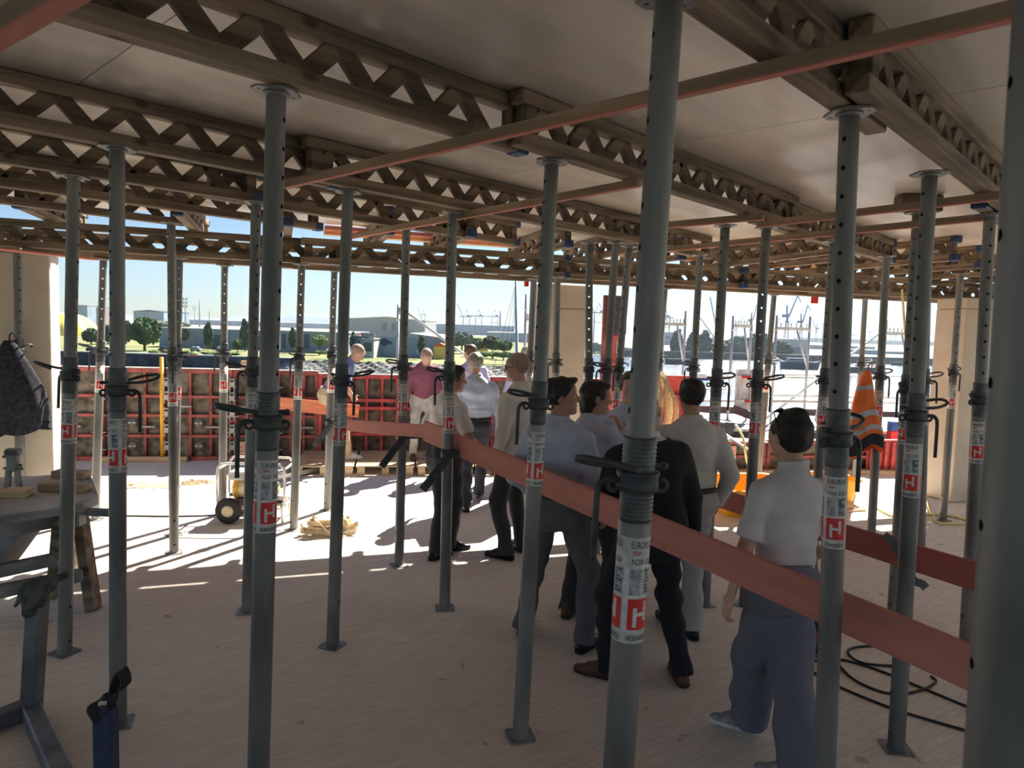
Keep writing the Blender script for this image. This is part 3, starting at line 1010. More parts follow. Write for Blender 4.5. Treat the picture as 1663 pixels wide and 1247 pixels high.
def ribbon(name, pts, w, m, label, cat, up=(0, 0, 1), th=.003, n=6, parent=None):
    """a flat band along the points, w wide across 'up'"""
    P = smooth_pts(pts, n)
    mb = MB()
    vs = []
    for i, p in enumerate(P):
        t = (P[min(i + 1, len(P) - 1)] - P[max(i - 1, 0)]).normalized()
        u = Vector(up); u = (u - t * u.dot(t))
        u = u.normalized() if u.length > 1e-4 else t.orthogonal().normalized()
        nn = t.cross(u)
        vs += [p + u * w / 2 + nn * th / 2, p - u * w / 2 + nn * th / 2, p - u * w / 2 - nn * th / 2, p + u * w / 2 - nn * th / 2]
    fs = []
    for i in range(len(P) - 1):
        for k in range(4):
            l = (k + 1) % 4
            fs.append((i * 4 + k, i * 4 + l, i * 4 + 4 + l, i * 4 + 4 + k))
    fs += [(3, 2, 1, 0), tuple(len(vs) - 4 + k for k in range(4))]
    mb.add(vs, fs, 0, False)
    o = mb.build(name, m, parent)
    if label: tag(o, label, cat)
    return o
M_strap = mat('grey_green_strap', (.12, .13, .11), .8)
p2 = [D(1436, 868, 4.10), D(1452, 882, 4.06), D(1466, 908, 4.03), D(1482, 940, 4.0), D(1497, 948, 3.98), D(1504, 955, 3.97)]
ribbon('strap', p2, .05, M_strap, 'grey green strap tying the darker red plank to the prop', 'strap', up=(1, 0, .3))

# ------------------------------------------------------------------ machine on wheels
def machine():
    b = G(416, 842)
    t = thing('wheeled_machine', 'small wheeled machine with white tube frame and yellow motor drum in the sun', 'machine', b, rad(4))
    mw = mat('white_tube_paint', (.8, .79, .74), .45)
    for y in (-.19, .19):
        mb = MB()
        w, h0, h1 = .335, .16, .62
        pts = [(-w, y, h0 + .06), (-w, y, h1 - .08), (-w + .03, y, h1 - .02), (-w + .09, y, h1), (w - .09, y, h1), (w - .03, y, h1 - .02), (w, y, h1 - .08), (w, y, h0 + .06), (w - .03, y, h0 + .01), (w - .08, y, h0), (-w + .08, y, h0), (-w + .03, y, h0 + .01)]
        mb.tube(smooth_pts(pts, 3, True), .013, 8, closed=True)
        mb.build('frame_loop', mw, t)
    for x in (-.33, .33):
        for z in (.56, .18):
            mb = MB(); mb.tube([(x, -.19, z), (x, .19, z)], .012, 8)
            mb.build('cross_tube', mw, t)
    mb = MB()
    mb.lathe([(.0, -.22), (.09, -.22), (.105, -.2), (.105, .16), (.09, .2), (.05, .24), (0, .24)], 24, axis='x', c=(0, 0, .33))
    d = mb.build('motor_drum', mat('cream_motor', (.66, .58, .36), .5), t)
    mb = MB(); mb.lathe([(.107, -.205), (.115, -.2), (.115, -.165), (.107, -.16)], 24, axis='x', c=(0, 0, .33))
    mb.build('end_ring', M_yellow, d)
    mb = MB(); mb.box((-.08, -.02, .48), (.34, .26, .09), bev=.02); mb.bar((-.08, -.02, .53), (.06, -.02, .545), .1, .02)
    mb.build('switch_box', mat('dusty_grey_cover', (.5, .5, .48), .7), t)
    mb = MB(); mb.box((0, 0, .19), (.62, .30, .03), bev=.005); mb.box((0, 0, .215), (.3, .22, .03))
    mb.build('base_tray', M_steel, t)
    for y in (-.20, .20):
        mb = MB()
        mb.lathe([(.05, -.035), (.11, -.04), (.13, -.02), (.135, 0), (.13, .02), (.11, .04), (.05, .035)], 22, 0, axis='y', c=(-.22, y, .135))
        mb.lathe([(0, -.046), (.05, -.044), (.06, -.036), (.06, .036), (.05, .044), (0, .046)], 18, 1, axis='y', c=(-.22, y, .135))
        mb.build('wheel', [M_rubber, mat('cream_hub', (.6, .52, .33), .6)], t)
    for y in (-.15, .15):
        mb = MB(); mb.tube([(.3, y, .18), (.31, y, .0)], .014, 8)
        mb.build('foot', mw, t)
    mb = MB(); mb.lathe([(0, 0), (.05, 0), (.07, .03), (.07, .05), (0, .05)], 16, c=(.27, -.05, .22))
    mb.build('cable_socket', mat('dusty_grey_cover', (.5, .5, .48)), t)
machine()
# slings on the floor
rg = random.Random(3)
def sling_pile(c, R, n, label, sq=.5, z=.0):
    t = thing('sling', label, 'sling', c)
    for k in range(n):
        a0 = rg.uniform(-.6, .6)
        r = R * rg.uniform(.6, 1.0)
        pts = []
        for q in range(9):
            a = a0 + q / 8 * rg.uniform(4.2, 5.6)
            pts.append((r * (math.cos(a) + .22 * math.sin(3 * a + k)), sq * r * math.sin(a + .5 * k) * rg.uniform(.6, 1.1) + rg.uniform(-.03, .03), .03 + .03 * k * rg.random() + .04 * rg.random() ** 2))
        ribbon('loop', pts, .055, M_sling, None, None, up=(rg.uniform(-1, 1), rg.uniform(-1, 1), .45), th=.008, n=4, parent=t)
    return t
sling_pile(G(536, 868), .27, 6, 'tangle of beige lifting slings on the sunlit floor', .38)
sling_pile(G(248, 792), .26, 1, 'single beige sling on the floor near the yellow pole', .22)
sling_pile(G(318, 789), .18, 1, 'short beige sling end left of the machine', .3)
def cable(name, px, r, m, label, cat='cable', z=None, n=6):
    mb = MB()
    mb.tube(smooth_pts([G(u, v, r) for u, v in px], n), r, 6)
    return tag(mb.build(name, m), label, cat)
cable('cable', [(150, 831), (175, 836), (240, 838), (300, 838), (350, 836), (392, 828)], .008, M_rubber, 'dark cable across the sunlit floor to the machine')
cable('cable', [(1418, 1049), (1395, 1050), (1378, 1056), (1382, 1066), (1404, 1077), (1450, 1081), (1472, 1080)], .008, M_rubber, 'short black cable loop nearest the red plank')
cable('cable', [(1305, 1066), (1330, 1074), (1365, 1071), (1405, 1081), (1450, 1097), (1500, 1118), (1590, 1155)], .008, M_rubber, 'black cable running from the bag to the right edge')
cable('cable', [(1362, 1079), (1380, 1098), (1405, 1113), (1440, 1125), (1475, 1125), (1505, 1117), (1520, 1106), (1512, 1098)], .008, M_rubber, 'wide black cable loop around the prop foot')
cable('cable', [(1335, 1066), (1318, 1071), (1317, 1086), (1340, 1104), (1400, 1131), (1470, 1157), (1590, 1192)], .008, M_rubber, 'lowest black cable running to the right edge')
# bag behind the red plank
b = G(1306, 1058)
t = thing('tool_bag', 'black tool bag with a red tag behind the woman, on pale sheet', 'bag', b, rad(15))
mb = MB()
mb.grid(lambda u, v: ((.15 + .03 * math.sin(PI * v)) * (abs(math.cos(2 * PI * u)) ** .6) * math.copysign(1, math.cos(2 * PI * u)) * (1 - .3 * v * v), (.09 + .02 * math.sin(PI * v)) * (abs(math.sin(2 * PI * u)) ** .6) * math.copysign(1, math.sin(2 * PI * u)) * (1 - .5 * v * v), .01 + .21 * v + .01 * math.sin(9 * u)), 24, 8, 0, True)
mb.add([(.105 * math.cos(a), .055 * math.sin(a), .215) for a in np.linspace(0, 2 * PI, 13)[:-1]], [tuple(range(12))])
mb.build('body', M_rubber, t)
mb = MB(); mb.tube(smooth_pts([(-.07, -.03, .2), (-.05, -.03, .30), (.05, -.03, .30), (.07, -.03, .2)], 6), .011, 8); mb.build('handle', M_rubber, t)
mb = MB(); mb.box((.03, -.105, .15), (.05, .012, .06), bev=.004); mb.build('red_tag', M_redsign, t)
mb = MB(); mb.box((0, 0, .004), (.42, .26, .008)); mb.build('ground_sheet', M_white, t)

# ------------------------------------------------------------------ tubs, hoses, the sling bundle
def tub(c, w, d, h, rz, label):
    t = thing('mortar_tub', label, 'tub', c, rz, 'orange yellow mortar tubs')
    mb = MB()
    def ring(f, z, k=5):
        P = []
        for sx, sy in ((1, 1), (-1, 1), (-1, -1), (1, -1)):
            for q in range(k):
                a = math.atan2(sy, sx) + (q - (k - 1) / 2) * rad(90 / (k - 1))
                P.append((sx * (w / 2 * f - .06) + .06 * math.cos(a), sy * (d / 2 * f - .06) + .06 * math.sin(a), z))
        return P
    rings = [ring(.78, .0), ring(1.0, h), ring(1.07, h + .004), ring(1.07, h - .02), ring(1.06, h - .02), ring(.985, h - .012), ring(.765, .012)]
    n = len(rings[0])
    vs = [p for r in rings for p in r]
    order = [0, 3, 2, 1, 5, 6]
    rings2 = [rings[0], [(p[0] * .985, p[1] * .985, h - .02) for p in rings[1]], rings[3], rings[2], [(p[0] * .98, p[1] * .98, h + .002) for p in rings[1]], rings[6]]
    vs = [p for r in rings2 for p in r]
    fs = []
    for i in range(5):
        for k in range(n):
            l = (k + 1) % n
            fs.append((i * n + k, i * n + l, i * n + n + l, i * n + n + k))
    fs += [tuple(range(n))[::-1], tuple(range(5 * n, 6 * n))]
    mb.add(vs, fs)
    mb.build('trough', M_tub, t)
    return t
c = (G(1186, 795, .3) + G(1250, 770, .3)) / 2
tub((2.86, 8.35, 0), 1.0, .95, .33, rad(8), 'orange yellow mortar tub seen between the grey white shirt and the woman')
c = G(1362, 818)
tub((c.x, c.y + .28, 0), .55, .55, .30, rad(8), 'small orange yellow tub below the vest')
board('floor_board', G(1325, 831, .012), G(1402, 827, .012), .10, .024, M_woodfresh, 'pale board on the floor in front of the small tub', 'board')
def hose(pts, label, r=.014):
    mb = MB(); mb.tube(smooth_pts(pts, 7), r, 8)
    return tag(mb.build('hose', M_cream), label, 'hose')
hp = PROP_AXIS[21][0]
ring = [hp + Vector((.27 * math.cos(a), .20 * math.sin(a), .015)) for a in np.linspace(-2.2, 2.9, 12)]
hose([D(1465, 470, 8.6), D(1470, 540, 8.65), D(1478, 620, 8.7), D(1492, 700, 8.6), G(1500, 780, .55), G(1508, 822, .05)] + [ring[0]] + ring[1:] + [G(1450, 838, .015), G(1418, 820, .015)], 'pale yellow hose hanging from above and looped round the prop foot at right')
hose([(4.10, 11.2, .52), D(1195, 690, 10.55), D(1207, 712, 10.3), D(1212, 745, 10.15), G(1222, 772, .02), G(1238, 778, .014)][1:], 'pale yellow hose over the low red formwork above the tub', .018)
t = thing('sling_bundle', 'bundle of beige lifting slings hung round a slim prop by the water', 'sling', prop_x(32, 1.35))
for k in range(13):
    a = k * .95 + .3
    px_ = math.cos(a) * .09; py_ = math.sin(a) * .07 - .04
    s = -1 if math.cos(a) < 0 else 1
    w = .13 + .05 * (k % 3)
    pts = [(s * .03, -.06, .22), (s * .07 + px_ * .3, -.08 + py_ * .3, .12), (s * w * .85, -.07 + py_, -.12), (s * w * .95, -.06 + py_, -.34), (s * w * .5, -.08 + py_, -.50 - .03 * (k % 4)), (s * .02, -.09 + py_ * .4, -.40), (s * .04, -.085, -.1), (s * .02, -.06, .2)]
    ribbon('loop', pts, .07, M_sling, None, None, up=(1.0, .5 * s, .1), th=.008, n=4, parent=t)

# ------------------------------------------------------------------ hung clothes
def hung_cloth(name, label, cat, top, H, W, Dp, m, folds, seed, stripes=(), rot=0, hem=None, skew=0.0, mstripe=None, lean=0.0):
    """a garment gathered at its hook: a folded sheet widening downwards"""
    t = thing(name, label, cat, top, rot)
    r = random.Random(seed)
    ph = [r.uniform(0, 6.28) for _ in range(6)]
    def f(off):
        def g(u, v, off=off):
            a = 2 * PI * u
            w = W * (.14 + .86 * min(1, v * 1.25) ** .75) / 2
            d = Dp * (.25 + .75 * min(1, v * 1.4) ** .6) / 2
            k = 1 + .16 * v * math.sin(folds * a + ph[0] + 1.5 * v) + .09 * v * math.sin((folds * 2 + 1) * a + ph[1] - 2 * v)
            z = -H * v * (1 + .07 * math.sin(a + ph[2]) + .05 * math.sin(3 * a + ph[3]) * v)
            return ((w * k + off) * math.cos(a) + skew * v * H + .02 * math.sin(5 * v + ph[4]), (d * k + off) * math.sin(a) + lean * v, z)
        return g
    mb = MB(); mb.grid(f(0), 56, 22, 0, True)
    mb.build('cloth', m, t)
    for (v0, v1, ms) in stripes:
        mb = MB(); mb.grid(lambda u, v: f(.003)(u, v0 + (v1 - v0) * v), 56, 4, 0, True)
        mb.build('band', ms, t)
    mb = MB(); mb.tube(smooth_pts([(-.01, 0, -.01), (-.008, -.02, .05), (.02, -.03, .07), (.04, .0, .03)], 5), .006, 6)
    mb.build('hanging_loop', m, t)
    return t
M_vest = mat('signal_orange_cloth', (.95, .21, .05), .75, 0, .1, 8, .1, 60)
M_refl = mat('reflective_band', (.42, .45, .46), .4, .2, .08, 20)
M_vestdark = mat('dark_vest_hem', (.035, .035, .045), .85)
vt = D(1409, 602, 6.78)
hung_cloth('safety_vest', 'orange safety vest with grey reflective bands and dark hem hung on a prop', 'vest', vt, .80, .34, .22, M_vest, 3, 11,
           [(.18, .235, M_refl), (.50, .575, M_refl), (.70, .765, M_refl), (.83, .99, M_vestdark)], rad(10), skew=.0)
M_jacket = mat('dark_knit_jacket', (.028, .03, .045), .9, 0, .3, 30, .3, 90)
jt = prop_x(24, 1.83) + Vector((-.02, -.07, 0))
hung_cloth('jacket', 'dark blue jacket hung on the prop at the left edge', 'jacket', jt, .86, .52, .24, M_jacket, 3, 5, [], rad(30), skew=.06)

# ------------------------------------------------------------------ saw table and stand at the left
def saw_table():
    z = .80
    c = [G(-70, 850, z), G(135, 818, z), G(160, 806, z), G(146, 768, z), G(-60, 778, z)]
    o0 = Vector(((c[1].x + c[3].x) / 2 - .5, (c[1].y + c[3].y) / 2, 0))
    t = thing('saw_table', 'grey dusty saw table at the left edge with slanted wooden legs', 'table', o0)
    mg = mat('dusty_grey_steel', (.30, .31, .31), .6, .3, .2, 5, rnd=0)
    mb = MB(); mb.prism([(p.x - o0.x, p.y - o0.y) for p in c], .745, .80)
    mb.build('table_top', mat('dusty_table_top', (.40, .41, .41), .7, .1, .2, 4), t)
    mb = MB()
    mb.bar(Vector((c[0].x, c[0].y + .06, .70)) - o0, Vector((c[1].x - .05, c[1].y + .06, .70)) - o0, .06, .09)
    mb.build('apron', mg, t)
    # slanted timber legs at the right-hand end
    for (a, b_) in (((128, 822, .72), (152, 990, 0.0)), ((100, 850, .70), (88, 968, 0.0)), ((118, 806, .72), (122, 925, .0))):
        A = G(a[0], a[1], a[2]) - o0; B = G(b_[0], b_[1], b_[2]) - o0
        mb = MB(); mb.bar(B, A, .07, .10, up=(0, 1, 0), bev=.004); mb.build('leg', M_wood, t)
    for (a, b_) in (((-30, 933, .40), (97, 906, .40)), ((-30, 966, .28), (133, 933, .28))):
        A = G(*a) - o0; B = G(*b_) - o0
        mb = MB(); mb.bar(A, B, .06, .085, bev=.006); mb.build('stretcher', mg, t)
    A = G(20, 862, .62) - o0
    mb = MB(); mb.prism([(-.45, .115), (.14, .115), (.14, .02), (-.05, -.24), (-.45, -.24)], -.13, .13, 0, Matrix.Translation(A) @ Matrix(((1, 0, 0, 0), (0, 0, 1, 0), (0, 1, 0, 0), (0, 0, 0, 1))))
    mb.build('chip_hopper', mat('grey_hopper', (.22, .225, .23), .6, .2), t)
    A = G(85, 838, .70) - o0
    mb = MB(); mb.box(A, (.42, .10, .12), bev=.01); mb.box(A + Vector((.30, .06, .02)), (.22, .05, .05), bev=.005); mb.build('switch_rail', mg, t)
    A = G(22, 797, z) - o0
    st = bpy.data.objects.new('riving_stand', None); COL.objects.link(st); st.parent = t; st.location = A
    mb = MB()
    for s in (-1, 1):
        mb.bar((s * .045, 0, 0), (s * .03, 0, .16), .03, .03)
    mb.box((0, 0, .21), (.075, .05, .13), bev=.008)
    mb.box((0, .01, .285), (.1, .06, .05), bev=.01)
    mb.build('fork', mg, st)
    mb = MB(); mb.box((0, -.02, .285), (.075, .04, .035), bev=.006); mb.build('clamp_head', M_iron, st)
    for (x, zz) in ((-.06, .25), (.055, .19), (-.055, .165), (.06, .165)):
        mb = MB(); mb.lathe([(0, -.012), (.009, -.012), (.012, 0), (.009, .012), (0, .012)], 10, axis='x', c=(x, 0, zz)); mb.build('knob', mat('brass_green', (.2, .2, .06), .5), st)
    return t
saw_table()
for (u, v, s, rz, lab) in ((28, 806, (.17, .12, .055), .1, 'square wooden offcut in front of the saw stand'), (106, 797, (.34, .10, .055), .03, 'long wooden offcut near the front of the saw table'), (116, 776, (.26, .11, .06), -.05, 'wooden offcut at the back of the saw table')):
    mb = MB(); mb.box((0, 0, s[2] / 2), s, bev=.004)
    o = mb.build('wood_offcut', M_woodfresh if u == 28 else M_board, None, G(u, v, .80), (0, 0, rz))
    tag(o, lab, 'wood', 'offcuts on the saw table')
def stand():
    b = G(50, 1165)
    t = thing('steel_stand', 'grey square-tube steel stand in the left foreground with a cloth over its post', 'stand', b)
    mg = mat('grey_square_tube', (.19, .20, .21), .5, .4, .2, 5)
    top = D(63, 950, b.y) - b
    mb = MB(); mb.bar((0, 0, .0), top, .075, .09, up=(0, 1, 0), bev=.008); mb.build('post', mg, t)
    A = G(105, 1275, .045) - b
    mb = MB(); mb.bar((0, 0, .045), A, .085, .085, bev=.008); mb.build('foot', mg, t)
    A = G(-60, 1192, .045) - b
    mb = MB(); mb.bar((-.03, 0, .045), A, .085, .085, bev=.008); mb.build('foot', mg, t)
    return top + b
st_top = stand()
# the blue post with the strap
b = D(172, 1200, 2.62); b.z = 0
t = thing('blue_post', 'dark blue square post in the left foreground with a black strap on top', 'post', b)
zt = D(172, 1150, 2.62).z
mb = MB(); mb.box((0, 0, zt / 2), (.078, .06, zt), bev=.008); mb.box((0, 0, .006), (.16, .16, .012)); mb.build('tube', mat('dark_blue_steel', (.045, .065, .12), .5, .3, .15), t)
ribbon('strap', [(.0, -.034, zt - .03), (-.03, -.034, zt + .02), (-.005, -.02, zt + .05), (.04, .0, zt + .06), (.075, .01, zt + .10), (.055, .02, zt + .145), (.03, .02, zt + .10), (.02, .02, zt + .04), (.0, .034, zt - .02)], .045, M_rubber, None, None, up=(.4, 1, .2), th=.006, parent=t)

# ------------------------------------------------------------------ red column formwork standing behind the group
c = D(996, 620, 10.6); c.z = 0
t = thing('column_formwork', 'tall red and white column formwork left of the thick foreground prop', 'formwork', (c.x - .02, c.y, 0), rad(8))
for i, (x, w, z0, z1, m) in enumerate(((-.16, .05, 0, 2.62, M_redpaint2), (-.10, .06, 0, 2.05, M_claywall), (-.02, .10, 0, 2.05, M_redpaint), (.1, .12, 0, 2.05, M_claywall), (.0, .36, 2.05, 2.62, M_iron))):
    bar_part('panel_strip', t, (x, .02 * (i % 2), (z0 + z1) / 2), (w, .06, z1 - z0), m)
for z in (.4, .8, 1.2, 1.6, 2.0):
    bar_part('rib', t, (0, -.03, z), (.30, .05, .05), M_redpaint)
c = D(1090, 620, 10.9); c.z = 0
t = thing('column_formwork', 'short red formwork element behind the sling bundle', 'formwork', (c.x, c.y, 0), rad(8))
bar_part('plywood', t, (0, .05, .72), (.62, .03, 1.42), M_redpaint)
for x in (-.28, .28):
    bar_part('rib', t, (x, 0, .72), (.06, .09, 1.42), M_redpaint)
for z in (.1, .6, 1.1, 1.4):
    bar_part('rib', t, (0, 0, z), (.62, .08, .06), M_redpaint)

# ------------------------------------------------------------------ outside: platform, scaffold, rails
mb = MB(); mb.prism([(-9, 9.6), (2.0, 11.66), (2.0, 12.5), (9.8, 12.5), (9.8, 17), (-9, 17)], -.6, -.1)
struct('floor_ledge', mb, mat('pale_ledge', (.5, .48, .45), .9), label='lower ledge outside the parapet')
M_plank = mat('perforated_steel_plank', (.52, .53, .53), .5, .4, .25, 18, .2, 50)
t = thing('work_platform', 'grey steel platform outside the low red formwork', 'platform', (5.3, 13.4, 0), rad(6))
for i in range(9):
    bar_part('steel_plank', t, (-.3, -1.0 + i * .31, .44 + .012 * (i % 2)), (6.6, .29, .05), M_plank)
for x in (-3.3, -1.1, 1.1, 3.0):
    bar_part('support', t, (x, .2, .16), (.1, 2.6, .5), M_iron)
for (u, v, u2, v2, d, w, lab) in ((1090, 662, 1190, 666, 13.6, .13, 'dark brown beam lying across the back of the steel platform'), (1190, 664, 1240, 682, 13.0, .14, 'dark inclined beam above the steel platform'), (1300, 668, 1480, 674, 14.6, .12, 'long dark beam at the back edge of the platform, right')):
    A, B = D(u, v, d), D(u2, v2, d - .3)
    board('platform_beam', A, B, .08, w, mat('dark_brown_steel', (.16, .10, .09), .6, .2), lab, 'beam', None)
board('alu_pole', D(1152, 688, 10.9), D(1226, 738, 10.2), .035, .035, M_alu, 'bright pole leaning over the low red formwork', 'pole')
board('grey_plate', D(1150, 713, 10.62), D(1240, 716, 10.72), .3, .02, M_plank, 'bright metal plate on the low red formwork', 'plate')
mb = MB(); mb.box((0, 0, .09), (.22, .2, .2), bev=.01)
tag(mb.build('crate', M_iron, None, D(1178, 703, 12.0)), 'small dark crate on the steel platform', 'crate')
mb = MB(); mb.box((0, 0, .08), (.16, .16, .16), bev=.01); mb.box((0, 0, -.08), (.16, .16, .16), mi=1, bev=.01)
tag(mb.build('canister', [mat('blue_plastic', (.04, .1, .35), .5), M_redsign], None, D(1451, 699, 12.2)), 'blue and red canister at the right end of the platform', 'canister')
def scaffold(px, ytop, ybar, d, label, brace=True, z0=-.1):
    t = thing('scaffold', label, 'scaffold', (0, 0, 0), 0, 'scaffold frames outside')
    tops = []
    for (u, vt) in zip(px, ytop):
        P = D(u, vt, d); tops.append(P)
        mb = MB(); mb.tube([(P.x, P.y, z0), P], .024, 10); mb.build('post', M_scaf, t)
        mb = MB(); mb.lathe([(.024, -.05), (.034, -.045), (.034, -.02), (.024, -.015)], 10, c=(P.x, P.y, P.z - .22)); mb.build('collar', M_scaf, t)
    if len(px) > 1:
        a = D(px[0], ybar, d); b_ = D(px[1], ybar, d)
        mb = MB(); mb.bar(a, (b_.x, b_.y, a.z), .04, .055); mb.build('cross_bar', M_scaf, t)
        for k in range(6):
            p = a.lerp(b_, (k + .7) / 6.4)
            mb = MB(); mb.tube([(p.x, p.y, a.z), (p.x, p.y, a.z + .10)], .011, 6); mb.build('pin', M_scaf, t)
        if brace:
            mb = MB(); mb.tube([(b_.x, b_.y, a.z - .75), (a.x * .4 + b_.x * .6, a.y, a.z - .03)], .018, 8); mb.build('brace', M_scaf, t)
    return t
scaffold((1079, 1114), (505, 505), 526, 13.0, 'scaffold frame right of the thick foreground prop')
scaffold((1191, 1221), (513, 516), 529, 13.2, 'narrow scaffold frame over the white panel')
scaffold((1262, 1316), (512, 514), 533, 13.0, 'scaffold frame below the tallest blue crane')
scaffold((1440, 1482), (520, 522), 541, 13.4, 'scaffold frame right of the vest')
scaffold((855, 872), (478, 505), 518, 12.2, 'pair of scaffold posts left of the middle column', False)
scaffold((647, 653), (495, 494), 508, 12.2, 'double scaffold post left of the man in purple', False)
scaffold((1352,), (500,), 0, 13.0, 'single scaffold post right of the blue cranes')
def rail(u0, v0, u1, v1, d, label, red=()):
    A, B = D(u0, v0, d), D(u1, v1, d + .2)
    t = thing('guard_rail', label, 'rail', A, math.atan2(B.y - A.y, B.x - A.x), 'guard rails of the scaffold')
    L = (B - A).length
    dz = B.z - A.z
    mb = MB(); mb.tube([(0, 0, 0), (L, 0, dz)], .022, 10); mb.build('tube', M_white, t)
    for (a, b_) in red:
        mb = MB(); mb.tube([(L * a, 0, dz * a), (L * b_, 0, dz * b_)], .0235, 10, cap=False); mb.build('red_band', M_redsign, t)
rail(1085, 611, 1320, 613, 12.9, 'upper guard rail with a red band beside the white panel', ((.5, .57),))
rail(1085, 650, 1340, 653, 12.9, 'lower guard rail with a red band beside the white panel', ((.48, .56),))
rail(1250, 609, 1520, 612, 13.2, 'upper plain guard rail across the glittering water')
rail(1250, 642, 1520, 647, 13.2, 'middle plain guard rail across the glittering water')
rail(1250, 651, 1520, 655, 12.9, 'lower plain guard rail across the glittering water')
rail(1085, 632, 1205, 631, 13.2, 'grey guard rail left of the white panel')
for (a, b_, d, lab) in (((1222, 696), (1432, 538), 13.5, 'long diagonal scaffold brace across the water'), ((655, 503), (962, 728), 12.25, 'long diagonal scaffold brace above the man in purple'), ((1320, 700), (1352, 560), 13.6, 'steep thin scaffold brace behind the vest')):
    mb = MB(); mb.tube([D(*a, d), D(*b_, d)], .022, 10)
    tag(mb.build('scaffold_brace', M_scaf), lab, 'scaffold')
A = D(1192, 665, 13.05); B = D(1222, 600, 13.05)
t = thing('white_panel', 'pale panel with a rounded loop handle on the scaffold', 'panel', (A.x, A.y, A.z))
mb = MB(); mb.box(((B.x - A.x) / 2, 0, (B.z - A.z) / 2), (B.x - A.x, .02, B.z - A.z), bev=.005); mb.build('sheet', mat('pale_sheet', (.72, .74, .76), .5), t)
w, h = (B.x - A.x), (B.z - A.z)
mb = MB(); mb.tube(smooth_pts([(w * .25, -.03, h), (w * .25, -.03, h * .35), (w * .4, -.03, h * .26), (w * .8, -.03, h * .26), (w * .93, -.03, h * .35), (w * .93, -.03, h)], 4), .014, 8); mb.build('loop', M_scaf, t)
# ------------------------------------------------------------------ people: each body one closed surface grown from a skeleton, clothes as children
def np_mesh(name, V, Q, m):
    me = bpy.data.meshes.new(name)
    n, k = len(V), len(Q)
    me.vertices.add(n)
    me.vertices.foreach_set('co', np.ascontiguousarray(V, dtype=np.float32).ravel())
    me.loops.add(4 * k)
    me.loops.foreach_set('vertex_index', np.ascontiguousarray(Q, dtype=np.int32).ravel())
    me.polygons.add(k)
    me.polygons.foreach_set('loop_start', np.arange(0, 4 * k, 4, dtype=np.int32))
    me.polygons.foreach_set('loop_total', np.full(k, 4, dtype=np.int32))
    me.polygons.foreach_set('use_smooth', np.ones(k, dtype=bool))
    me.materials.append(m)
    me.update(calc_edges=True)
    return me
CORN = [(0, 0, 0), (1, 0, 0), (0, 1, 0), (1, 1, 0), (0, 0, 1), (1, 0, 1), (0, 1, 1), (1, 1, 1)]
EDGE = [(0, 1), (2, 3), (4, 5), (6, 7), (0, 2), (1, 3), (4, 6), (5, 7), (0, 4), (1, 5), (2, 6), (3, 7)]
def surface_nets(F, org, h):
    ins = F < 0
    nx, ny, nz = F.shape
    cnt = np.zeros((nx - 1, ny - 1, nz - 1), np.int8)
    for (a, b, c) in CORN:
        cnt += ins[a:nx - 1 + a, b:ny - 1 + b, c:nz - 1 + c]
    idx = np.argwhere((cnt > 0) & (cnt < 8))
    cid = np.full(cnt.shape, -1, np.int32)
    cid[idx[:, 0], idx[:, 1], idx[:, 2]] = np.arange(len(idx))
    acc = np.zeros((len(idx), 3))
    num = np.zeros(len(idx))
    val = [F[idx[:, 0] + c[0], idx[:, 1] + c[1], idx[:, 2] + c[2]] for c in CORN]
    for a, b in EDGE:
        va, vb = val[a], val[b]
        x = (va < 0) != (vb < 0)
        t = np.where(x, va / np.where(x, va - vb, 1), 0)
        ca, cb = np.array(CORN[a]), np.array(CORN[b])
        acc += np.where(x[:, None], ca + t[:, None] * (cb - ca), 0)
        num += x
    V = np.array(org) + h * (idx + acc / num[:, None])
    Q = []
    for d in range(3):
        u, v = (d + 1) % 3, (d + 2) % 3
        s0 = [slice(None)] * 3; s1 = [slice(None)] * 3
        s0[d] = slice(0, -1); s1[d] = slice(1, None)
        ch = ins[tuple(s0)] != ins[tuple(s1)]
        e = np.argwhere(ch)
        e = e[(e[:, u] > 0) & (e[:, v] > 0) & (e[:, u] < F.shape[u] - 1) & (e[:, v] < F.shape[v] - 1)]
        if not len(e): continue
        eu = np.zeros(3, int); eu[u] = 1
        ev = np.zeros(3, int); ev[v] = 1
        g = lambda q: cid[q[:, 0], q[:, 1], q[:, 2]]
        q = np.stack([g(e - eu - ev), g(e - ev), g(e), g(e - eu)], 1)
        fl = ins[e[:, 0], e[:, 1], e[:, 2]]
        q[~fl] = q[~fl][:, ::-1]
        Q.append(q)
    return V, np.concatenate(Q)

class Prim:
    def __init__(s, fn, lo, hi, k=.03, cut=False):
        s.fn, s.lo, s.hi, s.k, s.cut = fn, np.array(lo, float), np.array(hi, float), k, cut
A3 = lambda p: np.array(p, float)
def cone(a, b, ra, rb, k=.03, flat=False, sq=None):
    """tapered limb from a to b; sq = (axis, factor) flattens it along that axis"""
    a, b = A3(a), A3(b)
    ab = b - a
    L2 = ab @ ab
    L = math.sqrt(L2)
    def fn(X, Y, Z):
        x, y, z = X - a[0], Y - a[1], Z - a[2]
        t0 = (x * ab[0] + y * ab[1] + z * ab[2]) / L2
        t = np.clip(t0, 0, 1)
        x, y, z = x - t * ab[0], y - t * ab[1], z - t * ab[2]
        if sq is not None:
            n, f = sq
            c = (x * n[0] + y * n[1] + z * n[2]) * (1 / f - 1)
            x, y, z = x + c * n[0], y + c * n[1], z + c * n[2]
        d = np.sqrt(x * x + y * y + z * z) - (ra + (rb - ra) * t)
        if flat:
            d = np.maximum(d, (t0 - 1) * L)
        return d
    r = max(ra, rb)
    return Prim(fn, np.minimum(a, b) - r, np.maximum(a, b) + r, k)
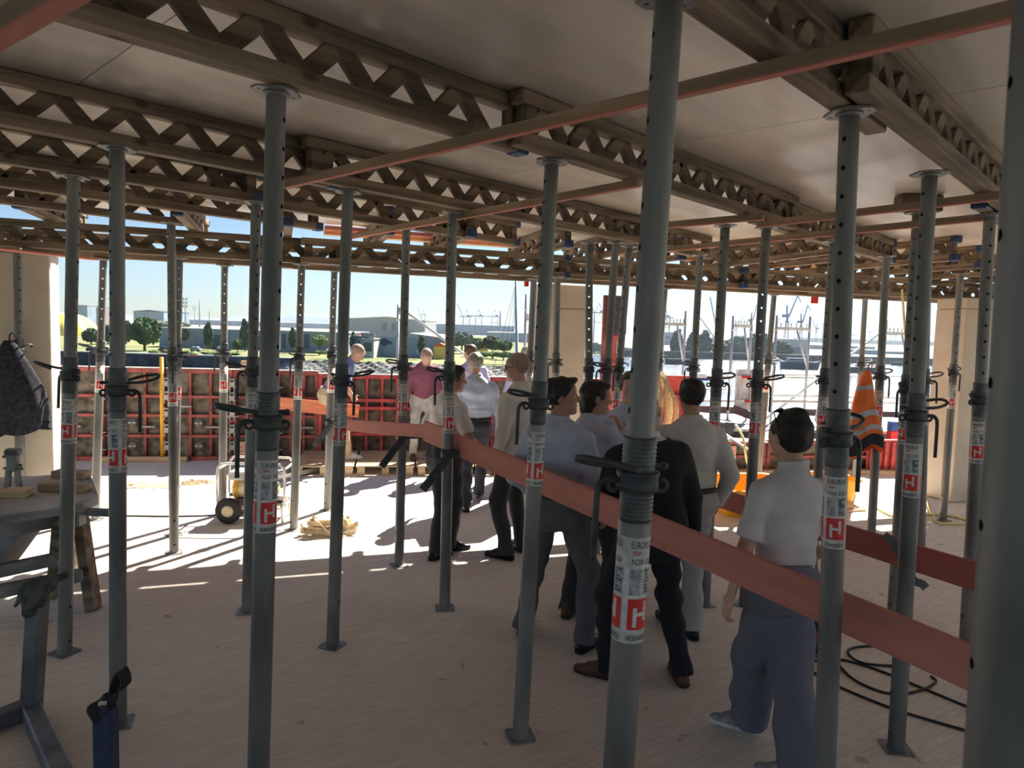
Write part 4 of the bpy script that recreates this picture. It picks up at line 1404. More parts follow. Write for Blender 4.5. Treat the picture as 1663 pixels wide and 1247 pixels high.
def ell(c, r, R=None, k=.02, cut=False):
    c, r = A3(c), A3(r)
    R = np.eye(3) if R is None else np.array(R)
    def fn(X, Y, Z):
        x, y, z = X - c[0], Y - c[1], Z - c[2]
        q = [R[0, i] * x + R[1, i] * y + R[2, i] * z for i in range(3)]
        k0 = np.sqrt(sum((q[i] / r[i]) ** 2 for i in range(3)))
        k1 = np.sqrt(sum((q[i] / r[i] ** 2) ** 2 for i in range(3))) + 1e-6
        return k0 * (k0 - 1) / k1
    e = np.sqrt(((R * r) ** 2).sum(1))
    return Prim(fn, c - e, c + e, k, cut)
def profile(H0, R, tab, off=0.0, z0=None, z1=None, k=.03, ex=2.35):
    """a body section by section: rows of (z, half width, half depth, centre y)"""
    tab = np.array(tab, float)
    H0, R = A3(H0), np.array(R)
    zlo = tab[0, 0] if z0 is None else z0
    zhi = tab[-1, 0] if z1 is None else z1
    def fn(X, Y, Z):
        x, y, z = X - H0[0], Y - H0[1], Z - H0[2]
        qx, qy, qz = (R[0, i] * x + R[1, i] * y + R[2, i] * z for i in range(3))
        a = np.interp(qz, tab[:, 0], tab[:, 1]) + off
        b = np.interp(qz, tab[:, 0], tab[:, 2]) + off
        y0 = np.interp(qz, tab[:, 0], tab[:, 3])
        r = ((np.abs(qx) / a) ** ex + (np.abs(qy - y0) / b) ** ex) ** (1 / ex)
        d = (r - 1) * np.minimum(a, b) * .92
        return np.maximum(d, np.maximum(qz - zhi, zlo - qz))
    cs = [H0 + R @ A3((sx * (tab[:, 1].max() + off), sy * (tab[:, 2].max() + off + .05), z)) for sx in (-1, 1) for sy in (-1, 1) for z in (zlo, zhi)]
    return Prim(fn, np.min(cs, 0), np.max(cs, 0), k)
def grow(name, prims, h, m, parent, disp=None, planes=()):
    lo = np.min([p.lo for p in prims if not p.cut], 0) - 3 * h - .02
    hi = np.max([p.hi for p in prims if not p.cut], 0) + 3 * h + .02
    n = np.ceil((hi - lo) / h).astype(int) + 1
    F = np.full(n, .2, np.float32)
    ax = [(lo[i] + h * np.arange(n[i])).astype(np.float32) for i in range(3)]
    for p in prims:
        pad = p.k + 3 * h
        i0 = np.maximum(((p.lo - pad - lo) / h).astype(int), 0)
        i1 = np.minimum(((p.hi + pad - lo) / h).astype(int) + 2, n)
        sl = tuple(slice(a, b) for a, b in zip(i0, i1))
        X, Y, Z = ax[0][sl[0]][:, None, None], ax[1][sl[1]][None, :, None], ax[2][sl[2]][None, None, :]
        d = p.fn(X, Y, Z)
        f = F[sl]
        if p.cut:
            d = -d
            w = np.maximum(p.k - np.abs(f - d), 0) / p.k
            F[sl] = np.maximum(f, d) + w * w * p.k * .25
        else:
            w = np.maximum(p.k - np.abs(f - d), 0) / p.k
            F[sl] = np.minimum(f, d) - w * w * p.k * .25
    X, Y, Z = ax[0][:, None, None], ax[1][None, :, None], ax[2][None, None, :]
    if disp is not None:
        F = F + disp(X, Y, Z).astype(np.float32)
    for (nn, c) in planes:                          # keep nn.p <= c
        F = np.maximum(F, nn[0] * X + nn[1] * Y + nn[2] * Z - c)
    V, Q = surface_nets(F, lo, h)
    return put(name, np_mesh(name, V, Q, m), parent)
def folds(amp, seed, sc=1.0):
    r = random.Random(seed)
    W = [(r.uniform(-14, 14) * sc, r.uniform(-14, 14) * sc, r.uniform(18, 46) * sc, r.uniform(0, 6.28)) for _ in range(4)]
    W += [(r.uniform(20, 40) * sc, r.uniform(10, 30) * sc, r.uniform(-16, 16) * sc, r.uniform(0, 6.28)) for _ in range(3)]
    def f(X, Y, Z):
        s = 0
        for (a, b, c, p) in W:
            s = s + np.sin(a * X + b * Y + c * Z + p + 1.2 * np.sin(9 * X + 7 * Z + p))
        return amp * s / 3.0
    return f
def rx(a): return np.array([[1, 0, 0], [0, math.cos(a), -math.sin(a)], [0, math.sin(a), math.cos(a)]])
def ry(a): return np.array([[math.cos(a), 0, math.sin(a)], [0, 1, 0], [-math.sin(a), 0, math.cos(a)]])
def rz(a): return np.array([[math.cos(a), -math.sin(a), 0], [math.sin(a), math.cos(a), 0], [0, 0, 1]])
def ik(a, t, l1, l2, pole):
    a, t, pole = A3(a), A3(t), A3(pole)
    d = t - a
    L = np.linalg.norm(d)
    if L > (l1 + l2) * .997:
        d *= (l1 + l2) * .997 / L
        t = a + d
        L = (l1 + l2) * .997
    x = d / L
    q = (l1 * l1 + L * L - l2 * l2) / (2 * L)
    hgt = math.sqrt(max(l1 * l1 - q * q, 0))
    p = pole - x * (pole @ x)
    p /= np.linalg.norm(p)
    return a + x * q + p * hgt, t
MALE = [(-.13, .120, .085, -.01), (-.08, .155, .108, -.012), (0, .170, .122, -.018), (.08, .163, .112, -.008), (.16, .150, .103, .006), (.22, .149, .104, .010), (.30, .160, .112, .008), (.38, .172, .120, .004), (.45, .175, .112, -.004), (.50, .155, .092, -.012), (.54, .105, .072, -.014), (.58, .058, .058, -.010)]
FEMALE = [(-.13, .125, .085, -.01), (-.08, .165, .112, -.016), (0, .172, .124, -.022), (.08, .152, .105, -.008), (.16, .128, .090, .004), (.22, .128, .090, .008), (.30, .140, .102, .012), (.38, .150, .112, .012), (.45, .150, .098, -.002), (.50, .130, .080, -.012), (.54, .085, .064, -.014), (.58, .050, .050, -.010)]
SKIN = [mat('skin_light', (.60, .37, .27), .55, 0, .06, 20, spec=.35), mat('skin_tanned', (.47, .27, .185), .55, 0, .06, 20, spec=.35)]
M_eye = mat('eye_white', (.8, .78, .75), .3)
M_lip = mat('lip', (.45, .2, .17), .5)
def cloth(name, c, rough=.85, fine=160): return mat(name, c, rough, 0, .05, 9, .12, fine)
HAIR = {'dark': mat('dark_hair', (.025, .02, .018), .5, 0, .3, 60, .4, 120), 'brown': mat('brown_hair', (.10, .06, .035), .55, 0, .3, 60, .4, 120),
        'grey': mat('grey_hair', (.30, .27, .24), .6, 0, .3, 60, .4, 120), 'stubble': mat('grey_stubble', (.34, .24, .19), .7, 0, .12, 40)}

def person(label, pos, facing, H=1.75, lean=0, side=0, twist=0, head=(0, 0), feet=None, hands=(None, None), poles=(None, None), hip=None, hipxy=(0, 0), cuff=.035, girth=1.0, female=False,
           shirt=None, sleeve='long', hem=.06, jacket=None, trousers=None, leg=(.090, .068, .060), shoe=None, hair=('short', 'dark'), skin=0, h=.009, extra=(), curl=1.0, seed=1, belt=None, sneaker=False):
    t = thing('person', label, 'person', pos, rad(facing), 'people visiting the building site')
    s = H / 1.75
    S = A3
    hipz = (hip or .925) * s
    H0 = S((hipxy[0], hipxy[1], hipz))
    R = rz(rad(twist)) @ ry(rad(side)) @ rx(-rad(lean))
    Rp = rz(rad(twist * .4)) @ rx(-rad(lean * .25))
    T = lambda x, y, z: H0 + R @ S((x, y, z)) * s
    tab = np.array(FEMALE if female else MALE) * s
    tab[:, 1] *= girth
    tab[:, 2] *= girth
    sw = (.165 if female else .185)
    # skeleton
    legs, arms = [], []
    for i, sg in enumerate((-1, 1)):
        fx, fy, fyaw, fl = (feet or ((-.11, 0, 8, 0), (.11, 0, -8, 0)))[i]
        hp = H0 + Rp @ S((sg * .088, 0, -.02)) * s
        an = S((fx, fy, .085 * s + fl))
        kn, an2 = ik(hp, an, .425 * s, .425 * s, S((math.sin(-rad(fyaw)) * 1, math.cos(rad(fyaw)), .1)))
        legs.append((hp, kn, an2, fyaw, fl))
    for i, sg in enumerate((-1, 1)):
        sh = T(sg * sw, -.012, .455)
        w = hands[i]
        w = T(sg * .265, .045, -.06) if w is None else H0 + R @ (S(w) * s - S((0, 0, .925 * s)))
        pole = poles[i] if poles[i] is not None else S((sg * .55, -1, -.1))
        el, wr = ik(sh, w, .285 * s, .255 * s, R @ S(pole))
        arms.append((sh, el, wr))
    hc = T(0, .022, .715) 
    Rh = R @ rz(rad(head[0])) @ rx(-rad(head[1]))
    piv = T(0, .0, .625)
    hq = lambda x, y, z: piv + Rh @ S((x, y + .022, z + .095)) * s
    # body
    P = [profile(H0, R, tab, -.004, z1=.545 * s, k=.03), cone(T(0, -.012, .53), piv + Rh @ S((0, .012, .04)) * s, .058 * s, .052 * s, .035)]
    for sg, (sh, el, wr) in zip((-1, 1), arms):
        f = .86 if female else 1
        P += [cone(sh, el, .050 * s * f, .039 * s * f, .04), cone(el, wr, .040 * s * f, .026 * s * f, .02)]
        d = (wr - el) / np.linalg.norm(wr - el)
        inward = R @ S((-sg, 0, 0))
        n = inward - d * (inward @ d)
        n /= np.linalg.norm(n)                       # palm faces inward
        th = np.cross(d, n) * sg                     # thumb side: forward when the arm hangs
        if th @ (R @ S((0, 1, .2))) < 0: th = -th
        pc = wr + d * .048 * s
        P.append(cone(wr + d * .010 * s, wr + d * .075 * s, .030 * s, .038 * s, .012, sq=(n, .42)))
        for q, (o, l, rr) in enumerate(((.028, .070, .0088), (.010, .079, .0092), (-.008, .073, .0088), (-.026, .058, .0080))):
            a = wr + d * (.092 - .004 * abs(q - 1)) * s + th * o * s
            c = 0
            for j, (fr, an) in enumerate(((.45, 18), (.32, 34), (.23, 26))):
                c += rad(an) * curl
                dd = d * math.cos(c) + n * math.sin(c)
                b = a + dd * l * fr * s
                P.append(cone(a, b, rr * s * (1 - .08 * j), rr * s * (.92 - .08 * j), .004))
                a = b
        a = wr + d * .022 * s + th * .026 * s
        b = a + (d * .62 + th * .66 + n * .30) * .045 * s
        c = b + (d * .85 + th * .22 + n * .45) * .034 * s
        P += [cone(a, b, .0135 * s, .0108 * s, .010), cone(b, c, .0105 * s, .0085 * s, .004)]
    for (hp, kn, an, yaw, fl) in legs:
        P += [cone(hp, kn, .080 * s, .054 * s, .04), cone(kn, an, .052 * s, .036 * s, .03)]
        fd = rz(rad(yaw)) @ S((0, 1, 0))
        P.append(cone(an + S((0, 0, -.03)), an + fd * .10 * s + S((0, 0, -.045)), .032 * s, .026 * s, .02))
    E = lambda c, r, **kw: ell(hq(*c), S(r) * s, Rh, **kw)
    P += [E((0, -.014, .028), (.076, .096, .088)), E((0, .022, -.026), (.063, .074, .086)), E((0, .034, -.074), (.050, .054, .044), k=.03), E((0, .078, -.100), (.020, .017, .017), k=.025),
          E((0, .060, .040), (.060, .036, .045), k=.03)]
    for sg in (-1, 1):
        P += [E((sg * .030, .084, .020), (.027, .012, .009), k=.012), E((sg * .040, .066, -.022), (.024, .024, .024), k=.02), E((sg * .031, .104, .003), (.017, .014, .010), k=.012, cut=True),
              ell(hq(sg * .0775, -.012, -.006), S((.009, .021, .032)) * s, Rh @ rz(rad(-sg * 22)), k=.006), E((sg * .012, .100, -.033), (.009, .011, .008), k=.008)]
    P += [cone(hq(0, .090, .010), hq(0, .116, -.026), .0085 * s, .0125 * s, .012), E((0, .091, -.057), (.024, .011, .006), k=.006), E((0, .089, -.067), (.020, .011, .007), k=.006), E((0, .108, -.0615), (.030, .010, .0022), k=.004, cut=True)]
    grow('body', P, h, SKIN[skin], t)
    mb = MB()
    for sg in (-1, 1):
        c = hq(sg * .031, .0815, .003)
        f = Rh @ S((0, 1, 0))
        mb.lathe([(.0, -.012), (.0085, -.0085), (.012, 0), (.0085, .0085), (.0, .012)], 10, 0, c)
        mb.lathe([(.0, -.005), (.005, -.003), (.005, .003), (.0, .005)], 8, 1, tuple(c + f * .0085))
    mb.build('eyes', [M_eye, M_black], t)
    mb = MB()
    # shirt
    sleeves = []
    inf = .014
    wide = jacket is not None
    for sg, (sh, el, wr) in zip((-1, 1), arms):
        f = .86 if female else 1
        if sleeve == 'short':
            m = sh + (el - sh) * .80
            sleeves += [cone(sh, m, .066 * s * f, .064 * s * f, .03, True)]
        else:
            e = wr if sleeve == 'long' else el + (wr - el) * .35
            sleeves += [cone(sh, el, .066 * s, .056 * s, .04), cone(el, e, .056 * s, .044 * s if sleeve == 'long' else .052 * s, .025, True)]
    ft = tab.copy()
    if hem < 0:
        low = ft[:, 0] < .12 * s
        ft[low, 1:3] += .014 * s
    else:
        zz = list(ft[:, 0])
        extra_rows = [(z * s, float(np.interp(z * s, ft[:, 0], ft[:, 1])) + o * s, float(np.interp(z * s, ft[:, 0], ft[:, 2])) + o * s, float(np.interp(z * s, ft[:, 0], ft[:, 3]))) for z, o in ((.05, -.012), (.10, -.010), (.118, .0), (.135, .008), (.20, .010))]
        keep = [r for r in ft.tolist() if r[0] > .21 * s or r[0] < .04 * s]
        ft = np.array(sorted([tuple(q) for q in keep] + extra_rows))
    P = [profile(H0, R, ft, inf, z0=hem * s, z1=.565 * s, k=.03)] + sleeves
    P.append(cone(T(0, -.020, .515), T(0, -.006, .600), .080 * s, .071 * s, .02, True))
    so = grow('shirt', P, h, shirt, t, folds(.0015 if jacket is not None else .0065, seed))
    if jacket is not None:
        P = [profile(H0, R, tab, .032, z0=-.16 * s, z1=.556 * s, k=.03)]
        for sg, (sh, el, wr) in zip((-1, 1), arms):
            P += [cone(sh, el, .080 * s, .076 * s, .04), cone(el, el + (wr - el) * .96, .076 * s, .056 * s, .025, True)]
        P.append(ell(T(0, .13, .40), S((.05, .09, .20)) * s, R, k=.01, cut=True))
        grow('jacket', P, h, jacket, t, folds(.004, seed + 5, .8))
    # trousers
    P = [profile(H0, Rp, tab, .016, z0=-.13 * s, z1=.115 * s, k=.04)]
    for (hp, kn, an, yaw, fl) in legs:
        d = (an - kn) / np.linalg.norm(an - kn)
        P += [cone(hp, kn, leg[0] * s * girth, leg[1] * s, .05), cone(kn, an + d * cuff * s, leg[1] * s, leg[2] * s, .03, True)]
    to = grow('trousers', P, h, trousers, t, folds(.0075, seed + 9, .9))
    if belt:
        grow('belt', [profile(H0, Rp, tab, .024, z0=.078 * s, z1=.112 * s)], h, belt, t)
    # shoes
    for (hp, kn, an, yaw, fl) in legs:
        Rf = rz(rad(yaw)) @ rx(-rad(min(50, fl * 260)))
        Q = lambda x, y, z: an + Rf @ S((x, y, z)) * s
        P = [cone(Q(0, -.042, -.050), Q(0, .105, -.058), .038 * s, .042 * s, .02), ell(Q(0, .150, -.060), S((.037, .062, .028)) * s, Rf, k=.02), cone(Q(0, -.012, .004), Q(0, .10, -.045), .044 * s, .032 * s, .03)]
        up = Rf @ S((0, 0, 1))
        bot = an @ up - .085 * s
        o = grow('shoe', P, min(h, .009), shoe, t, None, [(-up, -(bot + .010))])
        P = [cone(Q(0, -.042, -.060), Q(0, .110, -.060), .042 * s, .045 * s, .02), ell(Q(0, .150, -.060), S((.041, .067, .040)) * s, Rf, k=.02)]
        grow('sole', P, min(h, .009), M_white if sneaker else M_rubber, o, None, [(-up, -bot), (up, bot + (.026 if sneaker else .016))])
    # hair
    st, hcol = hair
    if st != 'bald':
        thick = .010 if st in ('short', 'long', 'bun', 'quiff') else .008
        P = [E((0, -.018, .032), (.078 + thick, .097 + thick, .088 + thick))]
        if st in ('short', 'quiff'): P.append(E((0, .050, .088), (.062, .042, .028), k=.03))
        if st == 'quiff': P.append(E((.01, .072, .098), (.055, .035, .024), k=.02))
        if st == 'long': P += [E((0, -.060, -.045), (.078, .055, .095), k=.03), E((0, .045, .090), (.066, .05, .03), k=.03)]
        if st == 'bun': P += [E((0, -.055, .105), (.048, .048, .042), k=.02), E((0, -.045, -.02), (.070, .055, .06), k=.03)]
        nv = Rh @ S((0, .75, -.66))
        c0 = {'short': .016, 'quiff': .016, 'fringe': .0, 'long': .040, 'bun': .022}[st] * s
        pl = [(nv, nv @ hq(0, 0, 0) + c0)]
        zv = Rh @ S((0, 0, 1))
        pl.append((-zv, -(zv @ hq(0, 0, {'long': -.135, 'bun': -.075}.get(st, -.062)))))
        
        hs = folds(.005 if st != 'fringe' else .0008, seed + 3, 2.2)
        grow('hair', P, min(h, .009), HAIR[hcol], t, hs, pl)
    for ex in extra:
        if ex == 'beard':
            nv = Rh @ S((0, 0, 1)); fv = Rh @ S((0, 1, 0))
            grow('beard', [E((0, .024, -.028), (.0655, .0765, .088)), E((0, .036, -.076), (.053, .057, .047), k=.03), E((0, .080, -.102), (.023, .020, .020), k=.025)], .009, HAIR['stubble'], t, None, [(nv, nv @ hq(0, 0, -.048)), (-fv, -(fv @ hq(0, .018, 0)))])
        if ex in ('glasses', 'shades'):
            mb = MB()
            dy, dz, tilt = (.100, .004, 0) if ex == 'glasses' else (.045, .118, .045)
            for sg in (-1, 1):
                if ex == 'glasses': ring = [hq(sg * .033 + .026 * math.cos(a), dy - .012 * abs(math.cos(a)), dz + .019 * math.sin(a)) for a in np.linspace(0, 2 * PI, 15)[:-1]]
                else: ring = [hq(sg * .034 + .027 * math.cos(a), (.046 - .021 * math.sin(a)), .124 - .010 * abs(math.cos(a)) + .010 * math.sin(a)) for a in np.linspace(0, 2 * PI, 15)[:-1]]
                mb.tube(ring, .0032, 6, closed=True)
                mb.add(ring, [tuple(range(14))])
                mb.tube([hq(sg * .060, dy - .008, dz + .006), hq(sg * .084, .01, dz + .002), hq(sg * .083, -.03, dz - .008)] if ex == 'glasses' else [hq(sg * .058, .045, .106), hq(sg * .084, .0, .075), hq(sg * .093, -.03, .035)], .0032, 6)
            mb.tube([hq(-.01, dy, dz + .004), hq(.01, dy, dz + .004)], .003, 6)
            mb.build('glasses', M_rubber, t)
        if ex == 'lanyard':
            a, b, c = T(-.05, .065, .56), T(.01, .135, .30), T(.05, .065, .56)
            mb = MB(); mb.tube(smooth_pts([T(-.062, .03, .57), T(-.045, .115, .44), b, T(.045, .115, .44), T(.062, .03, .57)], 5), .006, 6); mb.box(T(.01, .14, .26), (.06, .012, .085)); mb.build('lanyard', M_rubber, t)
    return t
def pf(pos, facing, pts):
    """foot positions on the floor into the person's own frame"""
    out = []
    c, sn = math.cos(-rad(facing)), math.sin(-rad(facing))
    for (p, yaw, lift) in pts:
        x, y = p.x - pos.x, p.y - pos.y
        out.append((c * x - sn * y, sn * x + c * y, yaw, lift))
    return tuple(out)
def mid(a, b, z=0.0):
    m = (a + b) / 2
    return Vector((m.x, m.y, z))
C_white = cloth('white_cotton', (.70, .68, .65)); C_grey = cloth('grey_white_cotton', (.62, .60, .57)); C_blue = cloth('light_blue_cotton', (.50, .545, .68)); C_pale = cloth('pale_blue_cotton', (.50, .58, .77))
C_purple = cloth('plum_cotton', (.20, .065, .11)); C_lav = cloth('lavender_cotton', (.42, .42, .62)); C_polo = cloth('blue_polo', (.22, .27, .50)); C_tee = cloth('white_tee_jersey', (.64, .62, .63)); C_beige = cloth('cream_linen', (.72, .70, .65))
T_dark = cloth('dark_grey_wool', (.045, .045, .05)); T_black = cloth('black_wool', (.016, .016, .02)); T_jean = cloth('dark_denim', (.032, .038, .055)); T_gb = cloth('grey_blue_wool', (.12, .122, .13)); T_light = cloth('light_grey_cotton', (.45, .44, .42)); T_khaki = cloth('khaki_cotton', (.55, .45, .30)); T_wide = cloth('slate_blue_fabric', (.155, .16, .205))
L_black = mat('black_leather', (.012, .012, .013), .3); L_brown = mat('brown_leather', (.10, .045, .025), .4); L_sneak = mat('silver_sneaker', (.34, .345, .36), .5, .1, .15, 30); L_belt = mat('belt_leather', (.04, .025, .02), .5)
def two(label, fa, fb, facing, z=0.0, lifts=(0, 0), yaws=(6, -6), shift=(0, 0), **kw):
    """left and right foot given by where they stand"""
    p = mid(fa, fb, z) + Vector((shift[0], shift[1], 0))
    person(label, p, facing, feet=pf(p, facing, ((fa, yaws[0], lifts[0]), (fb, yaws[1], lifts[1]))), **kw)
ZP = .145
two('woman in white t-shirt and slate blue wide trousers, sunglasses on her hair, seen from behind', G(1216, 1190), G(1298, 1284), 28, cuff=-.005, yaws=(38, 30), H=1.72, twist=-15, head=(6, 2), female=True, shirt=C_tee, sleeve='short', hem=.095,
    trousers=T_wide, leg=(.094, .096, .112), shoe=L_sneak, sneaker=True, hair=('bun', 'dark'), h=.0065, extra=('shades',), seed=3, hands=((-.275, .04, .80), (.20, .16, .95)), hip=.93)
two('man in black suit seen from behind, head hidden by the foreground prop, brown shoes', G(985, 1100), G(1106, 1108), 8, yaws=(60, -4), H=1.74, head=(-20, 5), shirt=C_white, jacket=T_black, trousers=T_black, leg=(.094, .072, .062), shoe=L_brown, hair=('bald', 'brown'), skin=1, h=.0065, seed=8, girth=1.08, side=-5, hands=((-.2, .22, .98), (.30, .10, .86)), shift=(0, 0))
two('dark-haired man in grey white shirt and light grey trousers, seen from behind', G(1086, 1016), G(1124, 1034), 4, H=1.77, shirt=C_grey, trousers=T_light, leg=(.092, .074, .070), shoe=L_black, hair=('short', 'dark'), skin=1, h=.0065, seed=12, girth=1.04, hands=(None, (.25, .08, .90)), poles=(None, (.6, -1, -.2)), belt=L_belt)
two('smiling dark-haired man in light blue shirt, face in profile to the right', G(850, 1030), G(948, 1056), -28, yaws=(20, -10), H=1.79, head=(-62, -2), side=-2, shirt=C_blue, trousers=T_gb, leg=(.097, .074, .066), shoe=L_black, hair=('quiff', 'dark'), skin=1, h=.0065, seed=17, girth=1.1, hands=((-.25, .15, .95), (.27, .10, .90)), hip=.90, belt=L_belt)
two('man with longer dark hair in light blue shirt, hand at his chin, brown shoes', G(922, 1000), G(972, 1008), -42, yaws=(15, -38), H=1.73, head=(-38, 4), shirt=C_blue, trousers=T_dark, leg=(.090, .068, .060), shoe=L_brown, hair=('long', 'dark'), skin=1, h=.0065, seed=23, hands=((-.10, .24, 1.10), (.10, .25, 1.40)), poles=((-.8, -.6, -.6), (.7, .1, -1)), hip=.92)
p = D(1012, 900, 5.55)
two('man facing the camera with short brown hair and white shirt, half behind the foreground prop', Vector((p.x + .1, 5.55, 0)), Vector((p.x - .1, 5.6, 0)), 176, H=1.76, head=(2, 4), shirt=C_pale, trousers=T_black, shoe=L_black, hair=('short', 'brown'), skin=0, h=.0075, seed=29, extra=('lanyard',), hands=((-.12, .24, 1.05), (.12, .26, 1.08)))
two('man in white polo shirt and dark trousers, his face behind the thin prop', G(707, 908), G(730, 894), -48, yaws=(6, -20), H=1.73, head=(-28, 3), lean=4, shirt=C_white, sleeve='short', trousers=T_dark, leg=(.094, .070, .062), shoe=L_black, hair=('short', 'dark'), skin=1, h=.009, seed=31, girth=1.06, hands=((-.23, .12, .92), (.20, .28, 1.02)))
two('grey-haired man in pale blue long-sleeved shirt and dark jeans, walking away', G(756, 830), G(778, 814), 8, yaws=(10, -10), lifts=(0, .04), H=1.78, head=(12, 8), shirt=C_pale, trousers=T_jean, leg=(.090, .070, .062), shoe=L_black, hair=('short', 'grey'), skin=0, h=.011, seed=37, girth=1.04, belt=L_belt)
two('bald man in cream white shirt with dark glasses, looking left', G(822, 908), G(848, 896), 52, yaws=(12, -12), H=1.85, head=(18, 4), shirt=C_beige, hem=-.16, trousers=T_dark, leg=(.092, .070, .062), shoe=L_black, hair=('fringe', 'stubble'), skin=0, h=.009, seed=41, girth=1.08, extra=('glasses',))
p = G(685, 746, ZP)
two('man in plum shirt and light grey trousers with grey stubble, looking down', Vector((p.x + .14, p.y, ZP)), Vector((p.x - .14, p.y + .06, ZP)), 196, z=ZP, H=1.70, lean=20, head=(0, 24), hip=.90, shirt=C_purple, sleeve='roll', trousers=T_light, shoe=L_brown, hair=('fringe', 'stubble'), skin=0, h=.011, seed=43, extra=('beard',), belt=L_belt, hands=((-.28, .12, .80), (.30, .20, .74)), hipxy=(0, -.08))
p = G(548, 744, ZP)
two('man in blue polo shirt and khaki trousers bending at the parapet, arms crossed', Vector((p.x - .10, p.y + .1, ZP)), Vector((p.x + .16, p.y - .05, ZP)), -72, z=ZP, yaws=(0, 0), H=1.76, lean=30, head=(8, 6), hip=.90, shirt=C_polo, sleeve='short', trousers=T_khaki, shoe=C_white, hair=('fringe', 'stubble'), skin=0, h=.011, seed=47, hands=((.08, .28, 1.08), (-.02, .30, 1.06)), poles=((-1, -.2, -.6), (1, -.2, -.6)), hipxy=(0, -.16), sneaker=True, girth=1.08)
p = D(762, 700, 9.95)
two('man in lavender shirt behind the pale blue shirt, dark short hair, at the parapet', Vector((p.x - .1, 9.95, ZP)), Vector((p.x + .1, 9.97, ZP)), 18, z=ZP, H=1.68, head=(20, 6), shirt=C_lav, trousers=T_dark, shoe=L_black, hair=('short', 'brown'), skin=0, h=.012, seed=53)
p = D(852, 700, 9.7)
two('bald man at the parapet of whom only the head shows left of the middle column', Vector((p.x - .1, 9.7, 0)), Vector((p.x + .1, 9.72, 0)), 0, H=1.83, head=(0, 4), shirt=C_lav, trousers=T_dark, shoe=L_black, hair=('fringe', 'grey'), skin=0, h=.012, seed=59)

M_rag = mat('dark_grey_rag', (.10, .105, .10), .95, 0, .3, 20, .3, 60)
c = st_top
o = grow('work_rag', [ell((c.x, c.y, c.z - .01), (.075, .075, .05)), cone(c + Vector((.03, 0, .0)), c + Vector((.13, .02, .055)), .040, .016), cone(c + Vector((-.03, -.03, .0)), c + Vector((-.085, -.05, -.09)), .035, .014), cone(c + Vector((-.02, -.05, 0)), c + Vector((-.02, -.06, -.12)), .035, .030), cone(c + Vector((.04, -.04, 0)), c + Vector((.045, -.055, -.07)), .035, .02)], .007, M_rag, None, folds(.006, 77, 1.6))
tag(o, 'crumpled dark rag lying over the post of the steel stand', 'rag')
# ------------------------------------------------------------------ the river and the far banks, each at its own distance
ZW, ZL = -15.0, -11.0
def water_mat():
    m = bpy.data.materials.new('river_water')
    m.use_nodes = True
    nt = m.node_tree
    N, L = nt.nodes, nt.links
    b = N['Principled BSDF']
    b.inputs['Base Color'].default_value = (.10, .15, .20, 1)
    b.inputs['Roughness'].default_value = .12
    b.inputs['Specular IOR Level'].default_value = .5
    tc = N.new('ShaderNodeTexCoord')
    hs = []
    for sc, st in ((.28, (1, 2.2, 1)), (1.1, (1, 1.8, 1))):
        mp = N.new('ShaderNodeMapping'); mp.inputs['Scale'].default_value = st
        L.new(tc.outputs['Object'], mp.inputs[0])
        n = N.new('ShaderNodeTexNoise'); n.inputs['Scale'].default_value = sc; n.inputs['Detail'].default_value = 3
        L.new(mp.outputs[0], n.inputs['Vector'])
        hs.append(n.outputs[0])
    ad = N.new('ShaderNodeMath'); ad.operation = 'ADD'
    L.new(hs[0], ad.inputs[0]); L.new(hs[1], ad.inputs[1])
    bp = N.new('ShaderNodeBump'); bp.inputs['Strength'].default_value = 1.0; bp.inputs['Distance'].default_value = .30
    L.new(ad.outputs[0], bp.inputs['Height']); L.new(bp.outputs[0], b.inputs['Normal'])
    return m
mb = MB(); mb.add([(-900, 17, ZW), (1500, 17, ZW), (1500, 6000, ZW), (-900, 6000, ZW)], [(0, 1, 2, 3)])
struct('river_water', mb, water_mat(), label='river with sun glitter at right')
def land(poly, z, m, name, label, wall=None):
    mb = MB()
    mb.prism(poly, ZW - 1, z, 0)
    return struct(name, mb, m, label=label)
M_grass = mat('dry_grass', (.21, .205, .085), .95, 0, .25, .05, col2=(.12, .155, .05))
M_land = mat('harbour_ground', (.24, .25, .22), .95, 0, .25, .02)
M_quay = mat('dark_quay_wall', (.07, .075, .08), .9, 0, .3, .3)
M_rock = mat('bank_stones', (.25, .25, .23), .95, 0, .5, 1.2, .5, 4)
M_coping = mat('pale_quay_coping', (.42, .41, .38), .9)
D0 = 232
land([(-420, D0), (-20, D0), (4, D0 + 4), (16, D0 + 40), (30, 430), (60, 900), (-700, 900)], ZL, M_grass, 'ground_left_bank', 'grassy far bank at left')
land([(-1500, 900), (62, 900), (90, 470), (700, 520), (2500, 900), (3500, 5200), (-2500, 5200)], ZL + .3, M_land, 'ground_right_bank', 'far harbour land at right')
mb = MB(); mb.box((-245, D0 - .5, (ZW + ZL) / 2 + .2), (350, 1.2, ZL - ZW + .6)); struct('trim_quay_wall', mb, M_quay, label='dark quay wall on the far bank at left')
mb = MB(); mb.box((-245, D0 - .3, ZL + .6), (350, 2.2, .35)); struct('trim_quay_coping', mb, M_coping, label='pale coping of the far quay wall')
mb = MB()
mb.grid(lambda u, v: (-82 + 90 * u, D0 - 7 * (1 - v) + .4 * math.sin(40 * u), ZW - .2 + (ZL - ZW + .3) * v + .35 * math.sin(97 * u + 11 * v) * math.sin(61 * u + 7 * v)), 120, 8, smooth=False)
struct('trim_stone_bank', mb, M_rock, label='stony river bank below the grass')
mb = MB(); mb.prism([(62, 468), (90, 462), (700, 512), (700, 516), (90, 468)], ZW - .5, ZL + .6); struct('trim_right_quay', mb, M_quay, label='dark quay edge of the right bank')
